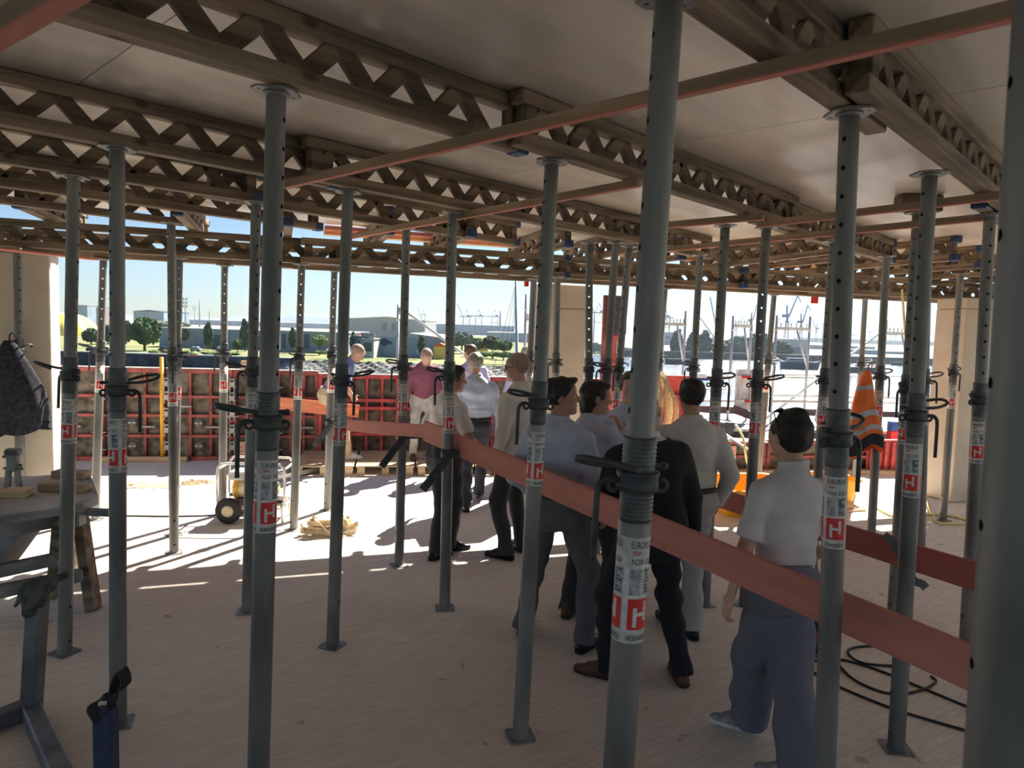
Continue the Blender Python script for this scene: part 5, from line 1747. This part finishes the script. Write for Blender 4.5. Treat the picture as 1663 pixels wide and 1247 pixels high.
# hills at the horizon
M_hill = mat('haze_tinted_hills', (.16, .23, .32), 1.0, 0, .12, .002)  # the blue of distant haze is put into the hills' own colour
mb = MB()
r = random.Random(5)
xs = np.linspace(-3600, 4200, 90)
hh = [24 + 16 * math.sin(x * .0011 + 1.2) + 9 * math.sin(x * .004) + 5 * math.sin(x * .017) + 30 * math.exp(-((x + 1300) / 700) ** 2) for x in xs]
vs = []
for x, q in zip(xs, hh):
    for (dy, f) in ((0, -.6), (90, .55), (220, 1.0), (700, .9)):
        vs.append((x, 4300 + dy, ZL + q * max(f, -.2)))
mb.add(vs, [(i * 4 + k, i * 4 + 4 + k, i * 4 + 5 + k, i * 4 + 1 + k) for i in range(len(xs) - 1) for k in range(3)], 0, True)
tag(mb.build('hill_range', M_hill), 'wooded hills along the horizon, coloured haze blue', 'hills')

# ---- trees
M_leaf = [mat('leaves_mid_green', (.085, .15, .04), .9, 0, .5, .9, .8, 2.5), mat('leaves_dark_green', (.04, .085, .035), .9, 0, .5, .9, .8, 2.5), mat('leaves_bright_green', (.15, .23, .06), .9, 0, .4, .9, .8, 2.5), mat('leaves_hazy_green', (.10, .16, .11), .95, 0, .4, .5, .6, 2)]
M_trunk = mat('tree_bark', (.10, .075, .05), .95)
def crown_mesh(kind, mi, seed):
    r = random.Random(seed)
    mb = MB()
    if kind == 'round':
        bl = [(0, 0, .58, .34)] + [(.30 * math.cos(a), .30 * math.sin(a), .45 + .25 * r.random(), .19 + .07 * r.random()) for a in np.linspace(0, 6.0, 8)] + [(.15 * math.cos(a), .15 * math.sin(a), .80, .17) for a in (0, 2, 4)]
    elif kind == 'poplar':
        bl = [(.03 * r.uniform(-1, 1), .03 * r.uniform(-1, 1), .12 + .095 * k, [.10, .135, .15, .155, .15, .14, .12, .09, .055][k]) for k in range(9)]
    else:
        bl = [(.42 * r.uniform(-1, 1), .25 * r.uniform(-1, 1), .35 + .15 * r.random(), .22 + .12 * r.random()) for k in range(9)]
    for (x, y, z, q) in bl:
        for _ in range(1):
            bm = bmesh.new()
            bmesh.ops.create_icosphere(bm, subdivisions=3, radius=1)
            ph = [r.uniform(0, 6) for _ in range(4)]
            vs = []
            for v in bm.verts:
                c = v.co
                k = 1 + .16 * math.sin(7 * c.x + ph[0]) * math.sin(6 * c.y + ph[1]) + .12 * math.sin(13 * c.z + ph[2] + 9 * c.x) + .08 * r.uniform(-1, 1)
                vs.append((x + c.x * q * k, y + c.y * q * k, z + c.z * q * k * 1.05))
            fs = [tuple(v.index for v in f.verts) for f in bm.faces]
            bm.free()
            mb.add(vs, fs, 0, False)
    return mb.mesh('crown', M_leaf[mi])
def tree(u, vb, vt, d, w, kind, mi, label, seed=0):
    """base and top pixel rows, distance, width in pixels"""
    B, T = D(u, vb, d), D(u, vt, d)
    hgt = T.z - B.z
    W = w * d / F_PX
    t = thing('tree', label, 'tree', B, random.Random(seed + u).uniform(0, 6), 'trees on the far banks')
    c = put('crown', cached(('crown', kind, mi, seed % 2), lambda: crown_mesh(kind, mi, seed % 2)), t)
    wd = {'round': 1.0, 'poplar': .31, 'bush': 1.3}[kind]
    c.scale = (W / wd, W / wd, hgt)
    mb = MB(); mb.tube([(0, 0, min(-.4, ZL - .1 - B.z)), (0, 0, hgt * .5)], [W * .05, W * .03], 7); mb.build('trunk', M_trunk, t)
TREES = [
 (235, 572, 514, 262, 46, 'round', 0, 'largest round tree on the left bank, right of the dark prop'),
 (148, 562, 532, 300, 26, 'round', 1, 'round tree below the yellow tent'), (176, 563, 527, 310, 24, 'round', 1, 'tree right of the yellow tent behind the pale prop'), (205, 564, 520, 320, 26, 'round', 1, 'dark tree between the two left props'),
 (338, 566, 519, 285, 14, 'poplar', 1, 'slim poplar before the pale warehouse, left one'), (398, 566, 514, 280, 16, 'poplar', 1, 'taller poplar beside the large left-middle prop'), (476, 566, 529, 280, 14, 'poplar', 1, 'poplar in front of the second warehouse'),
 (386, 571, 550, 250, 16, 'round', 0, 'small round street tree left of the taller poplar'), (406, 570, 552, 250, 13, 'round', 0, 'small round street tree right of the taller poplar'), (519, 567, 543, 270, 26, 'round', 2, 'bright round bush before the second warehouse'),
 (574, 571, 536, 262, 12, 'poplar', 1, 'poplar beside the dark blue tower'), (684, 573, 542, 262, 11, 'poplar', 1, 'poplar in front of the blue warehouse'), (300, 560, 533, 300, 14, 'round', 0, 'round tree behind the twin left props'),
 (750, 568, 538, 330, 34, 'round', 3, 'hazy tree left of the men at the parapet'), (775, 572, 548, 300, 30, 'round', 0, 'tree over the lavender shirt'), (800, 574, 545, 290, 32, 'round', 1, 'dark tree right of the lavender shirt'), (818, 575, 552, 280, 26, 'round', 0, 'tree below the container stack'), (740, 566, 541, 360, 30, 'round', 3, 'hazy tree beside the thin middle prop'),
 (1098, 585, 530, 480, 20, 'poplar', 1, 'dark poplar at the water, left one of the group'), (1122, 585, 536, 485, 18, 'poplar', 1, 'second dark poplar right of the first'), (1143, 585, 532, 482, 22, 'poplar', 1, 'third dark poplar behind the prop'),
 (1172, 586, 552, 490, 36, 'round', 1, 'broad dark tree between two props at the water'), (1200, 586, 545, 495, 40, 'round', 3, 'broad tree left of the white panel'), (1232, 587, 540, 492, 44, 'round', 1, 'broad dark tree beneath the left blue crane'), (1268, 588, 552, 488, 34, 'round', 1, 'tree left of the white shed with letters'),
 (966, 579, 556, 520, 22, 'round', 3, 'hazy tree right of the middle column'), (970, 582, 568, 500, 24, 'bush', 2, 'bright bush right of the middle column'),
 (640, 540, 528, 700, 40, 'bush', 3, 'hazy grove behind the large hall'), (430, 545, 530, 500, 60, 'bush', 3, 'hazy grove behind the pale warehouse'), (280, 534, 518, 520, 70, 'bush', 3, 'hazy grove beneath the antenna mast'),
]
for i, a in enumerate(TREES):
    tree(*a, seed=i)
def bush(u, vb, vt, d, w, mi, label, seed):
    B, T = D(u, vb, d), D(u, vt, d)
    o = put('bush', cached(('crown', 'bush', mi, seed % 2), lambda: crown_mesh('bush', mi, seed % 2)), None, B)
    W = w * d / F_PX / 1.3
    o.scale = (W, W * .6, T.z - B.z)
    tag(o, label, 'bush', 'bushes along the left bank')
for i, (u, vb, vt, w, lab) in enumerate(((255, 578, 566, 40, 'low bright bushes under the largest round tree'), (300, 578, 568, 60, 'long low hedge on the quay behind the twin props'), (350, 578, 569, 70, 'long low hedge on the quay left of the machine prop'), (525, 576, 568, 30, 'low bush right of the slim sunny prop'), (790, 580, 568, 50, 'bright bushes over the bank behind the men'), (822, 582, 568, 46, 'bright bushes left of the twin scaffold posts'), (850, 583, 570, 40, 'bright bushes behind the twin scaffold posts'), (585, 577, 571, 24, 'low bush below the dark blue tower'))):
    bush(u, vb, vt, 240 + i, w, 2, lab, i)

# ---- buildings
def bld(u0, u1, vb, vt, d, depth, m, label, name='warehouse', roof=None, vr=None, parts=(), group=None, skew=0.0):
    """walls from pixel column u0 to u1, ground row vb, eaves row vt; vr = ridge row"""
    A, B, T = D(u0, vb, d), D(u1, vb, d + skew), D((u0 + u1) / 2, vt, d)
    t = thing(name, label, 'building', (A.x, A.y, min(A.z, B.z)), math.atan2(B.y - A.y, B.x - A.x), group)
    L = (B - A).to_2d().length
    hh = T.z - A.z
    zg = min(0, ZL - .1 - min(A.z, B.z))
    mb = MB(); mb.box((L / 2, depth / 2, (hh + zg) / 2), (L, depth, hh - zg)); mb.build('walls', m, t)
    rh = (D((u0 + u1) / 2, vr, d).z - T.z) if vr else .5
    mb = MB()
    if vr: mb.prism([(-.3, hh), (L + .3, hh), (L + .3, hh + .3), (L / 2, hh + rh), (-.3, hh + .3)], -.3, depth, 0, Matrix(((1, 0, 0, 0), (0, 0, 1, 0), (0, 1, 0, 0), (0, 0, 0, 1))))
    else: mb.box((L / 2, depth / 2, hh + .25), (L + .6, depth + .6, .5))
    mb.build('roof', roof or M_roof, t)
    s = d / F_PX
    for (pu0, pu1, pv0, pv1, pm, pn) in parts:
        mb = MB()
        x0, x1 = (pu0 - u0) * s, (pu1 - u0) * s
        z0, z1 = (vb - pv1) * s, (vb - pv0) * s
        mb.box(((x0 + x1) / 2, -.12, (z0 + z1) / 2), (x1 - x0, .3, z1 - z0))
        mb.build(pn, pm, t)
    return t, L, hh, s
M_roof = mat('pale_metal_roof', (.38, .39, .385), .6, .1, .06, .3)
W_blue = mat('pale_blue_cladding', (.25, .32, .39), .7, 0, .04, .2); W_grey = mat('grey_cladding', (.30, .325, .345), .7, 0, .05, .2); W_white = mat('white_cladding', (.5, .52, .53), .7, 0, .04, .2)
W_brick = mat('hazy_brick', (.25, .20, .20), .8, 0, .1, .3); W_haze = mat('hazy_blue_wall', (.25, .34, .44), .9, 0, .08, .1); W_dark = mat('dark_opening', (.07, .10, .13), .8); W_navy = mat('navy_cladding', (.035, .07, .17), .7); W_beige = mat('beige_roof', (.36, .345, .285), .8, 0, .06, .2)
bld(259, 452, 566, 536, 300, 40, W_blue, 'long pale blue warehouse behind the poplars', parts=((275, 290, 538, 565, W_grey, 'bay'), (300, 318, 543, 565, W_grey, 'bay'), (340, 366, 541, 565, W_dark, 'gate'), (378, 392, 541, 565, W_grey, 'bay'), (420, 432, 541, 565, W_dark, 'gate')))
bld(455, 566, 566, 540, 290, 40, W_blue, 'second pale blue warehouse behind the bright round bush', parts=((458, 464, 542, 565, W_dark, 'gate'), (494, 502, 542, 565, W_dark, 'gate'), (535, 541, 542, 565, W_dark, 'gate')))
t, L, hh, s = bld(608, 722, 573, 548, 275, 45, W_blue, 'light blue warehouse with an orange corner on the left bank', vr=541, parts=((608, 613, 547, 573, mat('orange_cladding', (.72, .25, .05), .7), 'corner'), (676, 680, 566, 573, W_white, 'door')))
mb = MB()
mb.lathe([(0, -.1), (1.5, -.1), (1.5, .0)], 18, axis='y', c=(16 * s, -.15, (573 - 555) * s))
mb.box((24 * s, -.2, (573 - 556.4) * s), (9 * s, .1, .8)); mb.box((23 * s, -.2, (573 - 553.6) * s), (7 * s, .1, .6))
mb.build('lettering', W_navy, t)
t, L, hh, s = bld(584, 607, 571, 551, 262, 18, W_white, 'white building with the large name board on its roof', vr=549, parts=((590, 604, 556, 570, W_dark, 'loading_bay'), (586, 606, 552, 555, W_grey, 'canopy')))
mb = MB()
z0 = (571 - 549) * s
mb.box((11.5 * s, 1, z0 + 4.6 * s), (23 * s, .3, 9 * s), mi=0)
mb.box((3.5 * s, .8, z0 + 6.4 * s), (4.2 * s, .1, 4 * s), mi=1)
flat_text(mb, 'BUSS', Matrix.Translation((7.5 * s, .7, z0 + 4.0 * s)) @ Matrix(((1, 0, 0, 0), (0, 0, -1, 0), (0, 1, 0, 0), (0, 0, 0, 1))), 0, 14 * s, 0, 4.2 * s, 2)
mb.box((8 * s, .8, z0 + 1.8 * s), (11 * s, .1, 1.4 * s), mi=2)
mb.build('name_board', [W_white, M_redsign, W_navy], t)
bld(575, 583, 571, 546, 260, 3, W_navy, 'narrow dark blue tower left of the white building', 'tower')
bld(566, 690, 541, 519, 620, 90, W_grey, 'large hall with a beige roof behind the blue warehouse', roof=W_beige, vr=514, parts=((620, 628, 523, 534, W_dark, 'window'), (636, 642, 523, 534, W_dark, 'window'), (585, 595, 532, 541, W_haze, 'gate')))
bld(704, 724, 573, 563, 268, 10, mat('yellow_plaster', (.75, .55, .12), .8), 'yellow house with an orange gable roof', 'house', roof=mat('orange_tiles', (.62, .13, .05), .8), vr=557)
bld(765, 792, 573, 566, 300, 12, mat('yellow_plaster', (.75, .55, .12), .8), 'low yellow building behind the bushes', 'house', roof=mat('red_brown_tiles', (.40, .13, .08), .8), vr=562)
bld(217, 266, 520, 506, 760, 60, W_haze, 'pale hazy warehouse over the largest round tree', roof=W_dark, vr=503)
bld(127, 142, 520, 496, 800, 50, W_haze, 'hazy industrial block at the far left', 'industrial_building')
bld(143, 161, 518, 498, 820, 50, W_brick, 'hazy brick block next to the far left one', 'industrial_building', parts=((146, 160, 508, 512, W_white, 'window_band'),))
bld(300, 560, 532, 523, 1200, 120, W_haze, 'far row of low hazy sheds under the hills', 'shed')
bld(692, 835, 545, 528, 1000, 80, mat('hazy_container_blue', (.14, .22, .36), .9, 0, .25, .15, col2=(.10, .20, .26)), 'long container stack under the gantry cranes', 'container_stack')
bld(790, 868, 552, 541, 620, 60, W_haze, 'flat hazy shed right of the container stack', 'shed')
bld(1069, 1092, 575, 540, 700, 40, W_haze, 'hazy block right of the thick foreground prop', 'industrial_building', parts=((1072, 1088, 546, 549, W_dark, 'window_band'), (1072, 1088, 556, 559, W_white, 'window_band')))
t, L, hh, s = bld(1280, 1312, 589, 552, 500, 30, W_white, 'white shed with dark letters beside the blue cranes')
mb = MB(); flat_text(mb, 'ESSEN', Matrix.Translation((2 * s, -.3, 20 * s)) @ Matrix(((1, 0, 0, 0), (0, 0, -1, 0), (0, 1, 0, 0), (0, 0, 0, 1))), 0, 20 * s, 0, 5.5 * s, 0); mb.build('lettering', W_dark, t)
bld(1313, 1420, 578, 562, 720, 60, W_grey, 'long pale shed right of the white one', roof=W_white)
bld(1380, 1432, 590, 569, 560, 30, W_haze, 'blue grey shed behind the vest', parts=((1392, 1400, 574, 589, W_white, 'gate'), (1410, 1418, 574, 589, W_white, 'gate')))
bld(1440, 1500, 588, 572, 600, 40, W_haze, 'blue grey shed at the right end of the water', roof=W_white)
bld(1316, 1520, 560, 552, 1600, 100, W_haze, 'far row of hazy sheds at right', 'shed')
# yellow tent dome
P = D(106, 566, 420)
t = thing('tent_dome', 'yellow striped tent dome at the far left', 'tent', P)
R = 56 * 420 / F_PX; hh = D(106, 508, 420).z - P.z
for i in range(24):
    a0, a1 = 2 * PI * i / 24, 2 * PI * (i + 1) / 24
    mb = MB()
    mb.grid(lambda u, v: (R * (math.cos(v * PI / 2) ** .8 if v < 1 else 0) * math.cos(a0 + (a1 - a0) * u), R * (math.cos(v * PI / 2) ** .8 if v < 1 else 0) * math.sin(a0 + (a1 - a0) * u), hh * math.sin(v * PI / 2)), 3, 9)
    mb.build('gore', mat('tent_yellow', (.85, .70, .06), .7, 0, .03) if i % 2 else mat('tent_pale_yellow', (.85, .78, .40), .7, 0, .03), t)
# masts and chimneys
def mast(u, vb, vt, d, w, m, label, name='mast', cat='mast', arms=0, taper=.6):
    B, T = D(u, vb, d), D(u, vt, d)
    t = thing(name, label, cat, B)
    mb = MB(); mb.tube([(0, 0, min(0, ZL - .1 - B.z)), (0, 0, T.z - B.z)], [w, w * taper], 8); mb.build('shaft', m, t)
    for k in range(arms):
        z = (T.z - B.z) * (.97 - .13 * k)
        mb = MB()
        for sx in (-1, 1):
            mb.box((sx * w * 3.0, 0, z), (w * 1.6, w * 1.6, (T.z - B.z) * .10))
        mb.box((0, 0, z), (w * 6, w * .6, w * .6)); mb.build('antenna', m, t)
    return t
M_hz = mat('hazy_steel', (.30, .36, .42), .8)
mast(301, 530, 484, 620, .55, M_hz, 'antenna mast with panels beside the twin left props', arms=3)
mast(324, 525, 488, 900, 1.0, M_hz, 'slim far chimney right of the antenna mast', 'chimney', 'chimney')
mast(340, 540, 505, 420, .25, mat('dark_pole', (.12, .14, .15), .8), 'thin dark pole above the pale warehouse', 'pole', 'pole')
mast(180, 496, 484, 900, .8, M_hz, 'far roof antenna right of the pale prop', arms=2)
mast(316, 525, 497, 1500, 1.0, M_hz, 'far pylon between mast and chimney', 'pylon', arms=2)
mast(418, 518, 470, 1400, .5, M_hz, 'thin far mast behind the large left-middle prop')
mast(812, 530, 505, 1000, 1.6, mat('hazy_dark_steel', (.16, .20, .27), .8), 'far chimney right of the gantry cranes', 'chimney', 'chimney')
# sailing mast with stays, close beyond the parapet
B, T = D(849, 640, 60), D(838, 452, 60)
t = thing('ship_mast', 'tall ship mast with wire stays left of the middle column', 'mast', (B.x, B.y, ZW))
mb = MB(); mb.tube([(0, 0, 0), (T.x - B.x, 0, T.z - ZW)], [.22, .10], 8); mb.build('shaft', M_scaf, t)
for u in (775, 800, 822, 832):
    q = D(u, 600, 60)
    mb = MB(); mb.tube([(q.x - B.x, 0, q.z - ZW - 6), (T.x - B.x, 0, T.z - ZW - .4)], .018, 5); mb.build('stay', M_iron, t)
# ---- cranes
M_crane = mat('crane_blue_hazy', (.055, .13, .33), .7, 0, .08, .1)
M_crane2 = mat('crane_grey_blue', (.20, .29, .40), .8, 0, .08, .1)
def gantry(u, vb, d, sc, m, label, boom_up=True, flip=1):
    """container crane; sc = metres per unit"""
    B = D(u, vb, d)
    t = thing('gantry_crane', label, 'crane', B, 0, 'container gantry cranes')
    q = lambda *p: tuple(c * sc for c in p)
    for x in (-7, 7):
        for y in (-4, 4):
            mb = MB(); mb.bar((x * sc, y * sc, min(0, ZL - .1 - B.z)), q(x, y, 22), .9 * sc, .9 * sc); mb.build('leg', m, t)
    mb = MB()
    for y in (-4, 4): mb.bar(q(-7, y, 8), q(7, y, 8), .8 * sc, .8 * sc)
    mb.bar(q(-7, -4, 8), q(0, -4, 21), .5 * sc, .5 * sc); mb.bar(q(7, -4, 8), q(0, -4, 21), .5 * sc, .5 * sc)
    mb.build('bracing', m, t)
    mb = MB(); mb.bar(q(-16 * flip, 0, 22.5), q(12 * flip, 0, 22.5), 2.4 * sc, 1.6 * sc); mb.build('main_beam', m, t)
    mb = MB(); mb.bar(q(-6, -2, 22), q(0, 0, 37), .7 * sc, .7 * sc); mb.bar(q(6, 2, 22), q(0, 0, 37), .7 * sc, .7 * sc); mb.build('apex_frame', m, t)
    e = q(-21 * flip, 0, 50) if boom_up else q(-26 * flip, 0, 23)
    mb = MB(); mb.bar(q(-7 * flip, 0, 22.5), e, 1.3 * sc, 1.3 * sc); mb.build('boom', m, t)
    mb = MB(); mb.tube([q(0, 0, 37), (Vector(e) * .85)[:]], .18 * sc, 5); mb.tube([q(0, 0, 37), q(16 * flip, 0, 23)], .18 * sc, 5); mb.build('tie_rod', m, t)
    mb = MB(); mb.box(q(4 * flip, 0, 24.5), q(6, 3.5, 3)); mb.build('machine_house', m, t)
    return t
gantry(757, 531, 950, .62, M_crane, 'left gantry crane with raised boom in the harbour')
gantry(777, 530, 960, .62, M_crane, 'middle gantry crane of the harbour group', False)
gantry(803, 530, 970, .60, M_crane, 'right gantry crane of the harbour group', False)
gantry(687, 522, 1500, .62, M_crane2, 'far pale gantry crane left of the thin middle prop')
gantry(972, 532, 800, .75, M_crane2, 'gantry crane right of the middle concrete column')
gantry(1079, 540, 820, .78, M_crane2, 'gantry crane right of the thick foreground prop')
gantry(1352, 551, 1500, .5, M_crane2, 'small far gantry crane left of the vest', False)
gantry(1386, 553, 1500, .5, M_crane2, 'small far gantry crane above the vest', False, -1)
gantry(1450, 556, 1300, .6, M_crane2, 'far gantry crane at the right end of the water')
def luffing(u, vb, d, sc, m, label, ang=62, flip=1):
    B = D(u, vb, d)
    t = thing('harbour_crane', label, 'crane', B, 0, 'slewing cranes of the right bank')
    q = lambda x, y, z: (x * sc * flip, y * sc, z * sc)
    for x in (-3, 3):
        for y in (-3, 3):
            mb = MB(); mb.bar((x * sc * flip, y * sc, min(0, ZL - .1 - B.z)), q(x * .5, y * .5, 18), .7 * sc, .7 * sc); mb.build('leg', m, t)
    mb = MB(); mb.lathe([(2.6 * sc, 18 * sc), (2.6 * sc, 20 * sc), (1.7 * sc, 20 * sc), (1.5 * sc, 30 * sc)], 12); mb.build('tower', m, t)
    mb = MB(); mb.box(q(-2.5, 0, 27), (9 * sc, 4 * sc, 4 * sc)); mb.build('machine_house', m, t)
    mb = MB(); mb.bar(q(-1, 0, 29), q(-1.5, 0, 41), 2.0 * sc, 1.4 * sc); mb.build('back_frame', m, t)
    tip = q(2 + 30 * math.cos(rad(ang)), 0, 27 + 30 * math.sin(rad(ang)))
    mb = MB()
    a, b = Vector(q(2, 0, 27)), Vector(tip)
    for y in (-1, 1):
        mb.bar(a + Vector((0, y * sc * 1.3, 0)), b, .9 * sc, 1.3 * sc)
    mb.build('jib', m, t)
    mb = MB(); mb.bar(tip, q(2 + 30 * math.cos(rad(ang)) + 5, 0, 27 + 30 * math.sin(rad(ang)) - 9), .8 * sc, 1.0 * sc); mb.build('beak', m, t)
    mb = MB(); mb.tube([q(-1.5, 0, 41), tip], .2 * sc, 5); mb.build('tie_rod', m, t)
luffing(1277, 545, 640, .66, M_crane, 'tallest blue slewing crane over the white shed', 70)
luffing(1300, 548, 660, .54, M_crane, 'second blue slewing crane right of the tallest', 76)
luffing(1220, 543, 700, .52, M_crane, 'blue slewing crane above the white panel', 80)
luffing(1325, 549, 1000, .5, M_crane2, 'pale slewing crane right of the blue ones', 66, -1)
luffing(1195, 545, 1000, .5, M_crane2, 'pale slewing crane left of the white panel', 60)
for (u, vb, u2, vt, d, lab) in ((1166, 545, 1153, 482, 900, 'thin lattice crane jib between two props at right'), (1160, 548, 1134, 512, 1000, 'lower thin crane jib left of the lattice one'), (655, 522, 662, 500, 1300, 'thin far jib beside the double scaffold post')):
    A, B = D(u, vb, d), D(u2, vt, d)
    t = thing('lattice_crane', lab, 'crane', A)
    mb = MB(); mb.bar((0, 0, 0), B - A, 1.6, 1.6); mb.build('jib', M_crane2, t)
    zg = ZL - .1 - A.z
    mb = MB(); mb.box((0, 0, (zg + 1) / 2), (6, 4, 1 - zg)); mb.build('base', M_crane2, t)
for i, (u, vb, hpx) in enumerate(((1240, 546, 24), (1252, 547, 20), (1262, 547, 30), (1335, 550, 26), (1343, 550, 18), (1372, 552, 22), (1412, 554, 16), (1475, 556, 20))):
    mast(u, vb, vb - hpx, 1100, .7, M_crane2, ['thin far mast left of the tallest blue crane', 'second thin far mast left of the tallest blue crane', 'third thin far mast left of the tallest blue crane', 'far mast close right of the pale slewing crane', 'low far mast right of the pale slewing crane', 'far mast above the vest hook', 'low far mast right of the vest', 'far mast near the right end of the water'][i], arms=1)
# ---- boats and barges
def boat(u, v, d, Lpx, m, label, cabin=True, hh=1.6):
    P = G(u, v, ZW)
    d = P.y
    L = Lpx * d / F_PX
    t = thing('boat', label, 'boat', P)
    mb = MB()
    w = max(2.2, L * .16)
    mb.add([(-L / 2, -w / 2, hh), (L * .35, -w / 2, hh), (L / 2, 0, hh * 1.15), (L * .35, w / 2, hh), (-L / 2, w / 2, hh), (-L / 2, -w * .4, -.3), (L * .32, -w * .4, -.3), (L * .44, 0, -.3), (L * .32, w * .4, -.3), (-L / 2, w * .4, -.3)], [(0, 1, 2, 3, 4), (0, 5, 6, 1), (1, 6, 7, 2), (2, 7, 8, 3), (3, 8, 9, 4), (4, 9, 5, 0)])
    mb.build('hull', m, t)
    if cabin:
        mb = MB(); mb.box((-L * .1, 0, hh + L * .045), (L * .5, w * .7, L * .09)); mb.build('cabin', W_white, t)
        mb = MB(); mb.box((-L * .1, -w * .36, hh + L * .055), (L * .44, .05, L * .04)); mb.build('windows', W_dark, t)
    return t
boat(1142, 617, 0, 26, mat('boat_blue', (.10, .22, .42), .5), 'small blue boat on the water between two props')
boat(1105, 592, 0, 50, M_quay, 'dark barge below the poplars', False, 3)
boat(1300, 600, 0, 64, mat('barge_blue_black', (.05, .075, .11), .6), 'dark barge moored under the white shed', True, 4)
boat(1400, 606, 0, 46, mat('barge_blue_black', (.05, .075, .11), .6), 'dark barge moored behind the vest', False, 3)
boat(1470, 594, 0, 44, M_quay, 'dark pontoon at the right end of the water', False, 2.5)
for (u0, v0, u1, v1, lab) in ((1258, 581, 1290, 596, 'upper white gangway down to the barge'), (1256, 593, 1286, 604, 'lower white gangway down to the barge')):
    A, B = D(u0, v0, 400), D(u1, v1, 395)
    board('gangway', A, B, 1.6, .9, W_white, lab, 'gangway')
# parked vans and a fence of the left bank
for i, (u, w, lab) in enumerate(((150, 18, 'row of parked cars left, by the pale prop'), (172, 16, 'parked cars right of the pale prop'), (268, 18, 'dark van below the pale warehouse end'), (318, 16, 'grey van on the quay right of the twin props'), (357, 8, 'small white car before the poplars'))):
    P = D(u, 571, 244)
    t = thing('parked_car', lab, 'car', P, 0, 'vehicles on the left bank')
    L = w * 244 / F_PX
    mb = MB(); mb.box((0, 0, .75), (L, 1.8, .9), bev=.2); mb.box((-L * .05, 0, 1.45), (L * .7, 1.6, .7), bev=.2); mb.build('bodywork', (W_navy, W_grey, W_navy, W_grey, W_white)[i], t)
    mb = MB()
    for x in (-L * .32, L * .32): mb.lathe([(0, -.9), (.36, -.9), (.36, .9), (0, .9)], 12, axis='y', c=(x, 0, .36))
    mb.build('wheels', M_rubber, t)
mb = MB(); mb.box((0, 0, 0), (3.2, .3, .9))
tag(mb.build('red_sign', M_redsign, None, D(312, 577, 231)), 'small red sign board on the far quay wall', 'sign')

# ---- summer haze over the harbour: real scattering air beyond the river's near half
hz = bpy.data.materials.new('haze_air')
hz.use_nodes = True
hz.node_tree.nodes.clear()
_vs = hz.node_tree.nodes.new('ShaderNodeVolumeScatter')
_vs.inputs['Color'].default_value = (.72, .86, 1.0, 1)
_vs.inputs['Density'].default_value = HAZE
_vs.inputs['Anisotropy'].default_value = .45
_vo = hz.node_tree.nodes.new('ShaderNodeOutputMaterial')
hz.node_tree.links.new(_vs.outputs[0], _vo.inputs['Volume'])
mb = MB(); mb.box((300, 890, 52), (5000, 1420, 140))
o = mb.build('haze', hz)
tag(o, 'thin blue summer haze over the harbour', 'haze', None, 'stuff')
bpy.context.view_layer.update()
